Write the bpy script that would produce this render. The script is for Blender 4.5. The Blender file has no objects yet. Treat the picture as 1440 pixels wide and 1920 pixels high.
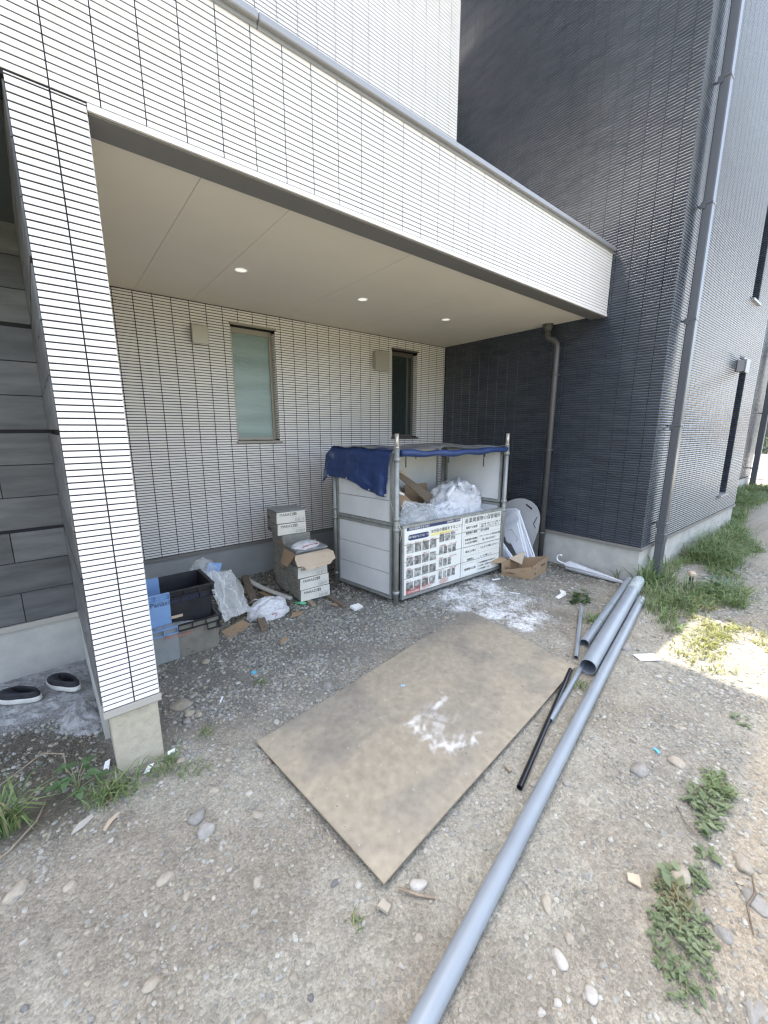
import bpy, bmesh, math, random
import numpy as np
from mathutils import Vector, Matrix

random.seed(7)
rng = np.random.default_rng(11)
scene = bpy.context.scene
COL = scene.collection
PI = math.pi

# ------------------------------------------------------------------ camera
cam_d = bpy.data.cameras.new('camera')
cam = bpy.data.objects.new('camera', cam_d)
COL.objects.link(cam)
cam_d.sensor_fit = 'VERTICAL'
cam_d.sensor_height = 24.0
cam_d.lens = 24.0 * 756.06 / 1920.0
cam_d.clip_start = 0.02
cam_d.clip_end = 600.0
YAW, PIT, ROLL = -0.681, -0.2016, 0.0006
fw = Vector((-math.sin(YAW) * math.cos(PIT), math.cos(YAW) * math.cos(PIT), math.sin(PIT)))
rt = Vector((math.cos(YAW), math.sin(YAW), 0))
up = rt.cross(fw)
rt2 = rt * math.cos(ROLL) + up * math.sin(ROLL)
up2 = up * math.cos(ROLL) - rt * math.sin(ROLL)
CAM = Vector((-0.2516, -2.0324, 1.6))
cam.matrix_world = Matrix(((rt2.x, up2.x, -fw.x, CAM.x), (rt2.y, up2.y, -fw.y, CAM.y), (rt2.z, up2.z, -fw.z, CAM.z), (0, 0, 0, 1)))
scene.camera = cam

# ------------------------------------------------------------------ world, sun, exposure
SUN_EL, SUN_AZ = math.radians(70.8), math.atan2(0.06, 1.0)
world = bpy.data.worlds.new('World')
scene.world = world
world.use_nodes = True
wn = world.node_tree
for n in list(wn.nodes):
    wn.nodes.remove(n)
w_out = wn.nodes.new('ShaderNodeOutputWorld')
w_bg = wn.nodes.new('ShaderNodeBackground')
w_sky = wn.nodes.new('ShaderNodeTexSky')
w_sky.sky_type = 'NISHITA'
w_sky.sun_disc = False
w_sky.sun_elevation = SUN_EL
w_sky.sun_rotation = SUN_AZ
w_sky.air_density = 1.0
w_sky.dust_density = 4.0
w_sky.ozone_density = 1.0
w_bg.inputs['Strength'].default_value = 0.15
w_hs = wn.nodes.new('ShaderNodeHueSaturation')      # hazy summer sky: the same blue, thinner
w_hs.inputs['Saturation'].default_value = 0.70
wn.links.new(w_sky.outputs[0], w_hs.inputs['Color'])
wn.links.new(w_hs.outputs[0], w_bg.inputs[0])
wn.links.new(w_bg.outputs[0], w_out.inputs[0])

sun_d = bpy.data.lights.new('sun', 'SUN')
sun_d.energy = 2.2
sun_d.angle = math.radians(0.5)
sun_d.color = (1.0, 0.945, 0.83)
sun = bpy.data.objects.new('sun', sun_d)
COL.objects.link(sun)
sd = Vector((-math.sin(SUN_AZ) * math.cos(SUN_EL), -math.cos(SUN_AZ) * math.cos(SUN_EL), -math.sin(SUN_EL)))
sun.rotation_euler = sd.to_track_quat('-Z', 'Y').to_euler()
sun.location = (3, 12, 20)

scene.view_settings.view_transform = 'Standard'
scene.view_settings.look = 'None'
scene.view_settings.exposure = 2.58
scene.view_settings.gamma = 1.0
scene.view_settings.use_curve_mapping = False
scene.cycles.max_bounces = 8
scene.cycles.diffuse_bounces = 5
scene.cycles.transparent_max_bounces = 12
scene.cycles.use_denoising = True
scene.cycles.filter_width = 1.3

# ------------------------------------------------------------------ numpy noise
def _hash(ix, iy, seed):
    h = (ix.astype(np.int64) * 374761393 + iy.astype(np.int64) * 668265263 + seed * 974711) & 0x7fffffff
    h = ((h ^ (h >> 13)) * 1274126177) & 0x7fffffff
    return ((h ^ (h >> 16)) & 0xffff) / 65535.0

def vnoise(x, y, seed=0):
    x = np.asarray(x, float); y = np.asarray(y, float)
    ix = np.floor(x); iy = np.floor(y)
    fx = x - ix; fy = y - iy
    fx = fx * fx * (3 - 2 * fx); fy = fy * fy * (3 - 2 * fy)
    a = _hash(ix, iy, seed); b = _hash(ix + 1, iy, seed)
    c = _hash(ix, iy + 1, seed); d = _hash(ix + 1, iy + 1, seed)
    return (a * (1 - fx) + b * fx) * (1 - fy) + (c * (1 - fx) + d * fx) * fy

def fbm(x, y, seed=0, octv=4):
    s = 0; a = 0.5; f = 1.0
    for k in range(octv):
        s = s + a * vnoise(x * f, y * f, seed + k * 17); a *= 0.5; f *= 2.03
    return s / 0.9375

def sstep(a, b, x):
    t = np.clip((np.asarray(x, float) - a) / (b - a), 0, 1)
    return t * t * (3 - 2 * t)

def in_poly(x, y, P):
    x = np.asarray(x, float); y = np.asarray(y, float)
    r = np.zeros(x.shape, bool); n = len(P)
    for i in range(n):
        x0, y0 = P[i]; x1, y1 = P[(i + 1) % n]
        if y0 == y1:
            continue
        c = ((y0 > y) != (y1 > y)) & (x < (x1 - x0) * (y - y0) / (y1 - y0) + x0)
        r ^= c
    return r

# ------------------------------------------------------------------ materials
def new_mat(name):
    m = bpy.data.materials.new(name)
    m.use_nodes = True
    nt = m.node_tree
    return m, nt, nt.nodes['Principled BSDF']

def M(name, col, rough=0.6, col2=None, scale=8.0, detail=4.0, bump=0.0, bscale=60.0, spec=0.5, metal=0.0, rand=0.0,
      stretch=(1, 1, 1), alpha=1.0, world_pos=False, attr=None, transl=0.0, lo=0.35, hi=0.65, bdist=0.01, spots=None, trans=0.0, coat=0.0):
    m, nt, b = new_mat(name)
    N, Lk = nt.nodes.new, nt.links.new
    b.inputs['Roughness'].default_value = rough
    b.inputs['Metallic'].default_value = metal
    b.inputs['Specular IOR Level'].default_value = spec
    if coat:
        b.inputs['Coat Weight'].default_value = coat
        b.inputs['Coat Roughness'].default_value = 0.15
    if world_pos:
        co = N('ShaderNodeNewGeometry').outputs['Position']
    else:
        co = N('ShaderNodeTexCoord').outputs['Object']
    mp = N('ShaderNodeMapping'); mp.inputs['Scale'].default_value = stretch
    Lk(co, mp.inputs['Vector']); co = mp.outputs[0]
    out = None
    if attr:
        a = N('ShaderNodeAttribute'); a.attribute_name = attr; out = a.outputs['Color']
    if col2 is not None:
        t = N('ShaderNodeTexNoise'); t.inputs['Scale'].default_value = scale; t.inputs['Detail'].default_value = detail
        t.inputs['Roughness'].default_value = 0.6
        Lk(co, t.inputs['Vector'])
        r = N('ShaderNodeMapRange'); r.inputs['From Min'].default_value = lo; r.inputs['From Max'].default_value = hi
        Lk(t.outputs['Fac'], r.inputs['Value'])
        x = N('ShaderNodeMix'); x.data_type = 'RGBA'
        x.inputs['A'].default_value = (*col, 1); x.inputs['B'].default_value = (*col2, 1)
        Lk(r.outputs[0], x.inputs['Factor'])
        if out is not None:
            y = N('ShaderNodeMix'); y.data_type = 'RGBA'; y.blend_type = 'MULTIPLY'; y.inputs['Factor'].default_value = 1
            Lk(out, y.inputs['A']); Lk(x.outputs['Result'], y.inputs['B']); out = y.outputs['Result']
        else:
            out = x.outputs['Result']
    if spots:
        sc_, thr, scol = spots
        t = N('ShaderNodeTexNoise'); t.inputs['Scale'].default_value = sc_; t.inputs['Detail'].default_value = 6; t.inputs['Roughness'].default_value = 0.7
        Lk(co, t.inputs['Vector'])
        r = N('ShaderNodeMapRange'); r.inputs['From Min'].default_value = thr; r.inputs['From Max'].default_value = thr + 0.08
        Lk(t.outputs['Fac'], r.inputs['Value'])
        x = N('ShaderNodeMix'); x.data_type = 'RGBA'; x.inputs['B'].default_value = (*scol, 1)
        if out is None:
            x.inputs['A'].default_value = (*col, 1)
        else:
            Lk(out, x.inputs['A'])
        Lk(r.outputs[0], x.inputs['Factor']); out = x.outputs['Result']
    if rand:
        oi = N('ShaderNodeObjectInfo')
        r = N('ShaderNodeMapRange'); r.inputs['To Min'].default_value = 1 - rand; r.inputs['To Max'].default_value = 1 + rand
        Lk(oi.outputs['Random'], r.inputs['Value'])
        h = N('ShaderNodeHueSaturation'); Lk(r.outputs[0], h.inputs['Value'])
        if out is None:
            h.inputs['Color'].default_value = (*col, 1)
        else:
            Lk(out, h.inputs['Color'])
        out = h.outputs[0]
    if out is None:
        b.inputs['Base Color'].default_value = (*col, 1)
    else:
        Lk(out, b.inputs['Base Color'])
    if bump:
        t = N('ShaderNodeTexNoise'); t.inputs['Scale'].default_value = bscale; t.inputs['Detail'].default_value = 5
        Lk(co, t.inputs['Vector'])
        bp = N('ShaderNodeBump'); bp.inputs['Strength'].default_value = bump; bp.inputs['Distance'].default_value = bdist
        Lk(t.outputs['Fac'], bp.inputs['Height']); Lk(bp.outputs[0], b.inputs['Normal'])
    if alpha < 1:
        b.inputs['Alpha'].default_value = alpha
    if trans:
        b.inputs['Transmission Weight'].default_value = trans
        b.inputs['IOR'].default_value = 1.3
    if transl:
        o = nt.nodes['Material Output']
        tl = N('ShaderNodeBsdfTranslucent'); mx = N('ShaderNodeMixShader'); mx.inputs[0].default_value = transl
        if out is not None:
            Lk(out, tl.inputs['Color'])
        else:
            tl.inputs['Color'].default_value = (*col, 1)
        Lk(b.outputs[0], mx.inputs[1]); Lk(tl.outputs[0], mx.inputs[2]); Lk(mx.outputs[0], o.inputs['Surface'])
    return m

mWTILE = M('white_tile', (0.82, 0.782, 0.752), 0.35, (0.77, 0.733, 0.703), 2.2, 3, bump=0.35, bscale=26, stretch=(1, 1, 5), world_pos=True, bdist=0.004)
mNTILE = M('navy_tile', (0.034, 0.042, 0.056), 0.24, (0.050, 0.060, 0.077), 3.0, 3, bump=0.3, bscale=22, stretch=(1, 1, 5), world_pos=True, bdist=0.003, spec=0.9)
mJOINT = M('dark_joint', (0.010, 0.009, 0.009), 0.85)
mNJOINT = M('black_joint', (0.012, 0.012, 0.015), 0.8)
mSOFFIT = M('soffit_board', (0.72, 0.675, 0.585), 0.75, (0.69, 0.645, 0.56), 1.6, 3, bump=0.12, bscale=220, world_pos=True, bdist=0.002)
mTRIM = M('grey_trim', (0.16, 0.155, 0.15), 0.5)
mWTRIM = M('pale_trim', (0.72, 0.69, 0.66), 0.45)
mCAP = M('coping_metal', (0.30, 0.30, 0.31), 0.35, metal=0.2)
mFLASH = M('beige_flashing', (0.40, 0.375, 0.33), 0.45)
mDFLASH = M('bronze_flashing', (0.20, 0.19, 0.175), 0.45)
mCONC = M('concrete', (0.47, 0.46, 0.42), 0.85, (0.36, 0.355, 0.33), 5.0, 8, bump=0.25, bscale=40, world_pos=True, spots=(9.0, 0.66, (0.27, 0.26, 0.24)))
mFOOT = M('footing_plaster', (0.47, 0.425, 0.325), 0.9, (0.39, 0.35, 0.27), 30.0, 6, bump=0.9, bscale=150, world_pos=True, bdist=0.004)
mPLINTH = M('grey_plinth_paint', (0.33, 0.34, 0.335), 0.8, (0.28, 0.29, 0.285), 3.0, 6, bump=0.1, bscale=60, world_pos=True)
mSTONE = M('grey_stone_tile', (0.072, 0.073, 0.074), 0.5, (0.135, 0.135, 0.134), 2.2, 6, bump=0.15, bscale=25, stretch=(1.0, 1.0, 6.0), world_pos=True, rand=0.18)
mDARKSOF = M('dark_soffit', (0.06, 0.07, 0.072), 0.4)
mFRAME = M('bronze_frame', (0.33, 0.30, 0.255), 0.4, metal=0.2)
mDFRAME = M('dark_bronze_frame', (0.10, 0.09, 0.08), 0.4)
mGREEN = M('obscure_glass', (0.095, 0.165, 0.145), 0.22, (0.27, 0.36, 0.34), 1.5, 2, bump=0.6, bscale=60, stretch=(0.15, 1, 2.2), world_pos=True, bdist=0.004, spec=0.8)
mDGLASS = M('dark_glass', (0.018, 0.026, 0.024), 0.15, spec=0.8, bump=0.2, bscale=60)
mCURT = M('grey_curtain_edge', (0.07, 0.08, 0.075), 0.6)
mHOOD = M('champagne_metal', (0.43, 0.40, 0.34), 0.35, metal=0.35)
mPIPEB = M('brown_downpipe', (0.085, 0.083, 0.083), 0.35)
mDPIPE = M('slate_downpipe', (0.085, 0.09, 0.10), 0.28)
mPVC = M('grey_pvc', (0.245, 0.275, 0.30), 0.32, (0.215, 0.24, 0.262), 3.0, 4, spots=(14.0, 0.70, (0.24, 0.23, 0.22)))
mPVCIN = M('grey_pvc_inside', (0.22, 0.24, 0.27), 0.5)
mBLKP = M('black_pipe', (0.012, 0.012, 0.013), 0.25)
mGALV = M('galvanised_steel', (0.34, 0.35, 0.33), 0.45, (0.26, 0.265, 0.25), 12, 5, metal=0.35)
mPIN = M('bright_zinc', (0.62, 0.58, 0.50), 0.3, (0.45, 0.42, 0.36), 30, 4, metal=0.6)
mPANEL = M('white_panel', (0.66, 0.66, 0.65), 0.5, (0.58, 0.585, 0.58), 3.0, 6, spots=(6.0, 0.70, (0.42, 0.41, 0.38)))
mSIGN = M('sign_white', (0.76, 0.755, 0.70), 0.45, (0.70, 0.69, 0.62), 2.5, 6, spots=(7.0, 0.70, (0.55, 0.50, 0.40)))
mINK = M('black_ink', (0.03, 0.03, 0.03), 0.5)
mNAVY = M('navy_ink', (0.035, 0.045, 0.12), 0.5)
mRED = M('red_ink', (0.45, 0.10, 0.09), 0.5, (0.52, 0.24, 0.20), 20, 4)
mYEL = M('yellow_ink', (0.75, 0.68, 0.30), 0.5)
mPHOTO = M('photo_print', (0.13, 0.135, 0.125), 0.4, (0.40, 0.39, 0.36), 30.0, 2, rand=0.35, lo=0.40, hi=0.62)
mGREYINK = M('grey_ink', (0.42, 0.42, 0.40), 0.5)
mTARP = M('blue_tarp', (0.012, 0.030, 0.105), 0.45, (0.020, 0.045, 0.145), 7.0, 6, bump=0.25, bscale=30, spots=(3.4, 0.60, (0.13, 0.16, 0.22)))
mTARPD = M('dusty_tarp', (0.11, 0.12, 0.14), 0.7, (0.27, 0.265, 0.25), 9.0, 6, bump=0.4, bscale=30)
mCARD = M('cardboard', (0.36, 0.25, 0.15), 0.8, (0.31, 0.215, 0.13), 4.0, 5)
mCARDIN = M('cardboard_pale', (0.50, 0.40, 0.29), 0.8, (0.45, 0.355, 0.255), 5.0, 5)
mCREAM = M('cream_carton', (0.72, 0.69, 0.61), 0.7, (0.66, 0.63, 0.56), 6.0, 5)
mCARTG = M('grey_carton', (0.30, 0.285, 0.245), 0.75, (0.20, 0.192, 0.168), 14.0, 6, stretch=(1, 1, 4))
mSLATE = M('slate_tile_edge', (0.22, 0.23, 0.23), 0.5, (0.30, 0.31, 0.31), 6, 4)
def polythene(name, col, alpha, transl, vs=16.0, rough=0.16):
    m, nt, b = new_mat(name)
    N, Lk = nt.nodes.new, nt.links.new
    b.inputs['Base Color'].default_value = (*col, 1); b.inputs['Roughness'].default_value = rough; b.inputs['Specular IOR Level'].default_value = 0.7
    co = N('ShaderNodeTexCoord').outputs['Object']
    nz_ = N('ShaderNodeTexNoise'); nz_.inputs['Scale'].default_value = 7; nz_.inputs['Detail'].default_value = 3; Lk(co, nz_.inputs['Vector'])
    mx0 = N('ShaderNodeMix'); mx0.data_type = 'VECTOR'; mx0.inputs['Factor'].default_value = 0.25
    Lk(co, mx0.inputs['A']); Lk(nz_.outputs['Color'], mx0.inputs['B'])
    last = None
    for sc_, st in ((vs, 0.5), (vs * 2.7, 0.28)):
        v = N('ShaderNodeTexVoronoi'); v.inputs['Scale'].default_value = sc_; Lk(mx0.outputs['Result'], v.inputs['Vector'])
        bp = N('ShaderNodeBump'); bp.inputs['Strength'].default_value = st; bp.inputs['Distance'].default_value = 0.03
        Lk(v.outputs['Distance'], bp.inputs['Height'])
        if last is not None:
            Lk(last, bp.inputs['Normal'])
        last = bp.outputs[0]
    Lk(last, b.inputs['Normal'])
    o = nt.nodes['Material Output']
    tl = N('ShaderNodeBsdfTranslucent'); tl.inputs['Color'].default_value = (*col, 1); Lk(last, tl.inputs['Normal'])
    m1 = N('ShaderNodeMixShader'); m1.inputs[0].default_value = transl; Lk(b.outputs[0], m1.inputs[1]); Lk(tl.outputs[0], m1.inputs[2])
    tr = N('ShaderNodeBsdfTransparent'); m2 = N('ShaderNodeMixShader'); m2.inputs[0].default_value = alpha
    fr = N('ShaderNodeFresnel'); fr.inputs['IOR'].default_value = 1.25; Lk(last, fr.inputs['Normal'])
    ad = N('ShaderNodeMath'); ad.operation = 'ADD'; ad.use_clamp = True; ad.inputs[1].default_value = alpha; Lk(fr.outputs[0], ad.inputs[0]); Lk(ad.outputs[0], m2.inputs[0])
    Lk(tr.outputs[0], m2.inputs[1]); Lk(m1.outputs[0], m2.inputs[2]); Lk(m2.outputs[0], o.inputs['Surface'])
    return m
mBAGW = polythene('white_polythene', (0.93, 0.93, 0.94), 0.92, 0.40, 13.0)
mFILMC = polythene('clear_film', (0.86, 0.87, 0.86), 0.30, 0.5, 5.0, 0.38)
mFILMW = polythene('white_film', (0.86, 0.89, 0.93), 0.72, 0.5, 6.0)
mBAGC = polythene('clear_polythene', (0.84, 0.86, 0.86), 0.34, 0.4, 15.0)
mFOAM = M('white_foam', (0.80, 0.82, 0.86), 0.7, bump=0.15, bscale=200, bdist=0.002)
mCOVER = M('grey_cover', (0.47, 0.475, 0.48), 0.55, (0.42, 0.42, 0.42), 6, 5)
mBLUE = M('light_blue_plastic', (0.22, 0.36, 0.60), 0.45, (0.19, 0.32, 0.55), 6, 5, spots=(12.0, 0.66, (0.27, 0.28, 0.27)))
mBLKC = M('black_plastic', (0.010, 0.011, 0.016), 0.5, (0.02, 0.021, 0.024), 10, 5)
mMUDC = M('muddy_plastic', (0.16, 0.15, 0.125), 0.8, (0.22, 0.205, 0.17), 12, 6, spots=(14.0, 0.62, (0.035, 0.034, 0.035)))
mMUDB = M('muddy_blue_plastic', (0.28, 0.30, 0.30), 0.8, (0.22, 0.235, 0.235), 12, 6, spots=(6.0, 0.60, (0.26, 0.38, 0.58)))
mBOARD = M('hardboard', (1, 1, 1), 0.7, (0.86, 0.86, 0.87), 22.0, 6, bump=0.15, bscale=240, attr='col', bdist=0.002)
mEDGE = M('hardboard_edge', (0.34, 0.26, 0.165), 0.8)
mWOOD = M('old_timber', (0.34, 0.27, 0.19), 0.8, (0.22, 0.175, 0.125), 9.0, 6, stretch=(8, 1, 8), bump=0.3, bscale=30)
mDWOOD = M('dark_timber', (0.19, 0.145, 0.105), 0.85, (0.12, 0.095, 0.07), 9.0, 6, stretch=(8, 1, 8), bump=0.3, bscale=30)
mHOSE = M('ivory_conduit', (0.60, 0.58, 0.52), 0.45)
mUMB = M('milky_vinyl', (0.70, 0.71, 0.73), 0.25, (0.60, 0.61, 0.63), 9, 4, bump=0.3, bscale=30, transl=0.2)
mWPL = M('white_plastic', (0.82, 0.83, 0.85), 0.35)
mPAPER = M('white_scrap', (0.80, 0.79, 0.75), 0.7, (0.66, 0.65, 0.6), 8, 4)
mRUB = M('black_canvas', (0.010, 0.011, 0.016), 0.75, (0.022, 0.022, 0.026), 20, 4, bump=0.2, bscale=200)
mSOLE = M('white_rubber', (0.62, 0.62, 0.59), 0.6, (0.45, 0.44, 0.40), 12, 5)
mGRN = M('green_plastic', (0.12, 0.42, 0.22), 0.4)
mCYAN = M('cyan_plastic', (0.10, 0.42, 0.62), 0.4)
mMORT = M('grey_mortar', (0.40, 0.40, 0.395), 0.9, (0.23, 0.228, 0.22), 14, 8, bump=1.0, bscale=24, bdist=0.03)
mGRASS = M('grass_blade', (1, 1, 1), 0.5, attr='col', transl=0.35)
mSTONES = M('gravel_stone', (1, 1, 1), 0.75, (0.80, 0.80, 0.80), 60, 4, attr='col', bump=0.3, bscale=120, bdist=0.003)
mWHITE_EM = M('lens_acrylic', (0.85, 0.84, 0.80), 0.3)
mWHITE_EM.node_tree.nodes['Principled BSDF'].inputs['Emission Color'].default_value = (1.0, 0.95, 0.86, 1)
mWHITE_EM.node_tree.nodes['Principled BSDF'].inputs['Emission Strength'].default_value = 0.12
mASPH = M('sunlit_road', (0.30, 0.29, 0.27), 0.9, (0.36, 0.345, 0.32), 2.0, 6, world_pos=True)
mNEIGH = M('neighbour_wall', (0.16, 0.165, 0.18), 0.7)
mHEDGE = M('hedge_leaf', (0.05, 0.075, 0.035), 0.6, transl=0.2)
mROOF = M('roof_metal', (0.10, 0.10, 0.11), 0.5)
mWPAINT = M('white_siding', (0.75, 0.74, 0.72), 0.6)

# ------------------------------------------------------------------ mesh helpers
def nm(name, V, Fs, mats, attr=None, smooth=False, mi=None):
    """mesh from numpy: Fs is an (n,k) array or a list of them"""
    me = bpy.data.meshes.new(name)
    V = np.asarray(V, float)
    if not isinstance(Fs, (list, tuple)):
        Fs = [Fs]
    Fs = [np.asarray(f, np.int32) for f in Fs if len(f)]
    me.vertices.add(len(V)); me.vertices.foreach_set('co', V.ravel())
    tot = sum(f.size for f in Fs)
    me.loops.add(tot); me.loops.foreach_set('vertex_index', np.concatenate([f.ravel() for f in Fs]))
    cnt = np.concatenate([np.full(len(f), f.shape[1], np.int32) for f in Fs])
    me.polygons.add(len(cnt))
    st = np.zeros(len(cnt), np.int32); st[1:] = np.cumsum(cnt)[:-1]
    me.polygons.foreach_set('loop_start', st)
    me.polygons.foreach_set('loop_total', cnt)
    if smooth:
        me.polygons.foreach_set('use_smooth', np.ones(len(cnt), bool))
    else:
        me.polygons.foreach_set('use_smooth', np.zeros(len(cnt), bool))
    for m in (mats if isinstance(mats, (list, tuple)) else [mats]):
        me.materials.append(m)
    if mi is not None:
        me.polygons.foreach_set('material_index', np.asarray(mi, np.int32))
    me.update(calc_edges=True)
    if attr is not None:
        a = me.color_attributes.new('col', 'FLOAT_COLOR', 'POINT')
        c = np.ones((len(V), 4)); c[:, :3] = attr
        a.data.foreach_set('color', c.ravel())
    return me

def link(name, me, parent=None, loc=None, mat=None, **props):
    o = bpy.data.objects.new(name, me)
    COL.objects.link(o)
    if parent is not None:
        o.parent = parent
    if mat is not None:
        o.matrix_local = mat
    elif loc is not None:
        o.location = loc
    for k, v in props.items():
        o[k] = v
    return o

def thing(name, label, cat, loc=(0, 0, 0), rz=0.0, group=None):
    o = bpy.data.objects.new(name, None)
    COL.objects.link(o)
    o.location = loc; o.rotation_euler = (0, 0, rz); o.empty_display_size = 0.1
    o['label'] = label; o['category'] = cat
    if group:
        o['group'] = group
    return o

def tag(o, label, cat, group=None):
    o['label'] = label; o['category'] = cat
    if group:
        o['group'] = group
    return o

class MB:
    def __init__(s):
        s.bm = bmesh.new(); s.mi = 0
    def _set(s, fs):
        for f in fs:
            f.material_index = s.mi
    def box(s, x0, x1, y0, y1, z0, z1, bev=0.0):
        M4 = Matrix.Translation(((x0 + x1) / 2, (y0 + y1) / 2, (z0 + z1) / 2)) @ Matrix.Diagonal((abs(x1 - x0), abs(y1 - y0), abs(z1 - z0), 1))
        return s.cube(M4, bev)
    def cube(s, M4, bev=0.0):
        r = bmesh.ops.create_cube(s.bm, size=1.0, matrix=M4)
        vs = r['verts']
        fs = list({f for v in vs for f in v.link_faces})
        s._set(fs)
        if bev:
            es = list({e for v in vs for e in v.link_edges})
            rr = bmesh.ops.bevel(s.bm, geom=es, offset=bev, segments=1, affect='EDGES', profile=0.5)
            s._set(rr['faces'])
        return vs
    def obox(s, c, size, rot=(0, 0, 0), bev=0.0):
        from mathutils import Euler
        return s.cube(Matrix.Translation(c) @ Euler(rot).to_matrix().to_4x4() @ Matrix.Diagonal((*size, 1)), bev)
    def slab(s, p0, p1, z0, z1, th, bev=0.0):
        p0 = Vector((p0[0], p0[1], 0)); p1 = Vector((p1[0], p1[1], 0))
        d = p1 - p0; ln = d.length
        a = math.atan2(d.y, d.x); c = (p0 + p1) / 2
        return s.obox((c.x, c.y, (z0 + z1) / 2), (ln, th, z1 - z0), (0, 0, a), bev)
    def cyl(s, p0, p1, r, seg=14, r2=None, caps=True):
        p0 = Vector(p0); p1 = Vector(p1); d = p1 - p0
        q = d.to_track_quat('Z', 'Y').to_matrix().to_4x4()
        rr = bmesh.ops.create_cone(s.bm, cap_ends=caps, segments=seg, radius1=r, radius2=r if r2 is None else r2, depth=d.length,
                                   matrix=Matrix.Translation((p0 + p1) / 2) @ q)
        fs = list({f for v in rr['verts'] for f in v.link_faces})
        s._set(fs)
        for f in fs:
            if len(f.verts) == 4:
                f.smooth = True
    def tube(s, pts, r, seg=10, caps=True):
        pts = [Vector(p) for p in pts]
        rings = []; n = len(pts); prev = None
        for i, p in enumerate(pts):
            t = (pts[min(i + 1, n - 1)] - pts[max(i - 1, 0)]).normalized()
            if prev is None:
                a = t.orthogonal().normalized()
            else:
                a = (prev - t * prev.dot(t)).normalized()
            prev = a; b = t.cross(a)
            ri = r[i] if isinstance(r, (list, tuple)) else r
            rings.append([s.bm.verts.new(p + a * (ri * math.cos(2 * PI * k / seg)) + b * (ri * math.sin(2 * PI * k / seg))) for k in range(seg)])
        for i in range(n - 1):
            for k in range(seg):
                f = s.bm.faces.new((rings[i][k], rings[i][(k + 1) % seg], rings[i + 1][(k + 1) % seg], rings[i + 1][k]))
                f.smooth = True; f.material_index = s.mi
        if caps:
            for rg in (rings[0][::-1], rings[-1]):
                f = s.bm.faces.new(rg); f.material_index = s.mi
    def poly(s, pts, off):
        """closed prism: polygon pts (3D) extruded by vector off"""
        off = Vector(off)
        a = [s.bm.verts.new(Vector(p)) for p in pts]; b = [s.bm.verts.new(Vector(p) + off) for p in pts]
        n = len(pts); fs = [s.bm.faces.new(a[::-1]), s.bm.faces.new(b)]
        for i in range(n):
            fs.append(s.bm.faces.new((a[i], a[(i + 1) % n], b[(i + 1) % n], b[i])))
        s._set(fs)
    def quad(s, *pts):
        f = s.bm.faces.new([s.bm.verts.new(Vector(p)) for p in pts]); f.material_index = s.mi
    def build(s, name, mat, parent=None, smooth=False, **props):
        bmesh.ops.recalc_face_normals(s.bm, faces=s.bm.faces[:])
        me = bpy.data.meshes.new(name)
        s.bm.to_mesh(me); s.bm.free()
        for m in (mat if isinstance(mat, (list, tuple)) else [mat]):
            me.materials.append(m)
        if smooth:
            me.polygons.foreach_set('use_smooth', np.ones(len(me.polygons), bool))
        o = link(name, me, parent)
        for k, v in props.items():
            o[k] = v
        return o

def text_mesh(items, name, mat, parent, frame):
    """items: (string, u, v, size, align); frame: 4x4 with x = reading direction, y = up, z = out"""
    bmx = bmesh.new()
    for (txt, u, v, size, al) in items:
        cu = bpy.data.curves.new('lettering', 'FONT')
        cu.body = txt; cu.size = size; cu.align_x = al; cu.align_y = 'CENTER'; cu.resolution_u = 2; cu.extrude = 0.0004
        o = bpy.data.objects.new('lettering', cu); COL.objects.link(o)
        dg = bpy.context.evaluated_depsgraph_get()
        me = bpy.data.meshes.new_from_object(o.evaluated_get(dg), depsgraph=dg)
        me.transform(Matrix.Translation((u, v, 0)))
        bmx.from_mesh(me)
        bpy.data.objects.remove(o); bpy.data.meshes.remove(me); bpy.data.curves.remove(cu)
    me = bpy.data.meshes.new(name); bmx.to_mesh(me); bmx.free()
    me.materials.append(mat)
    me.transform(frame)
    return link(name, me, parent)

def frame4(o, u, v):
    u = Vector(u).normalized(); v = Vector(v).normalized(); n = u.cross(v)
    return Matrix(((u.x, v.x, n.x, o[0]), (u.y, v.y, n.y, o[1]), (u.z, v.z, n.z, o[2]), (0, 0, 0, 1)))

# ------------------------------------------------------------------ ground
DUST = [(3.35, 0.62), (2.9, 0.50), (2.40, 0.50), (2.30, 0.25), (2.45, 0.02), (2.45, -0.2), (2.62, -0.42), (2.86, -0.44), (3.1, -0.1), (3.25, 0.25)]
SOIL = [(-0.9, 0.75), (-0.26, 0.50), (-0.20, 0.07), (-0.36, -0.16), (-0.55, -0.10), (-0.9, -0.25)]
MORTAR = [(-1.2, 1.35), (-0.2, 1.35), (-0.22, 0.62), (-0.32, 0.50), (-0.42, 0.66), (-0.62, 0.72), (-1.2, 0.55)]

def gz(x, y):
    x = np.asarray(x, float); y = np.asarray(y, float)
    near = sstep(12, 7, np.hypot(x - 2, y))
    z = 0.022 * (fbm(x * 1.1, y * 1.1, 3, 3) - 0.5) + 0.012 * (fbm(x * 6, y * 6, 9, 3) - 0.5)
    z = z * near
    z = z + 0.03 * sstep(0.10, 0.0, np.hypot(x + 0.1, y) - 0.28) * 0 
    # hollow beside the pillar, ridge of soil at the right
    z = z + 0.05 * sstep(1.35, 0.4, x) * 0
    z = z + 0.018 * np.exp(-((x - 0.9) ** 2 / 0.5 + (y + 2.15) ** 2 / 0.05)) * near
    return z

def g1(x, y):
    return float(gz(np.array([x]), np.array([y]))[0])

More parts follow.
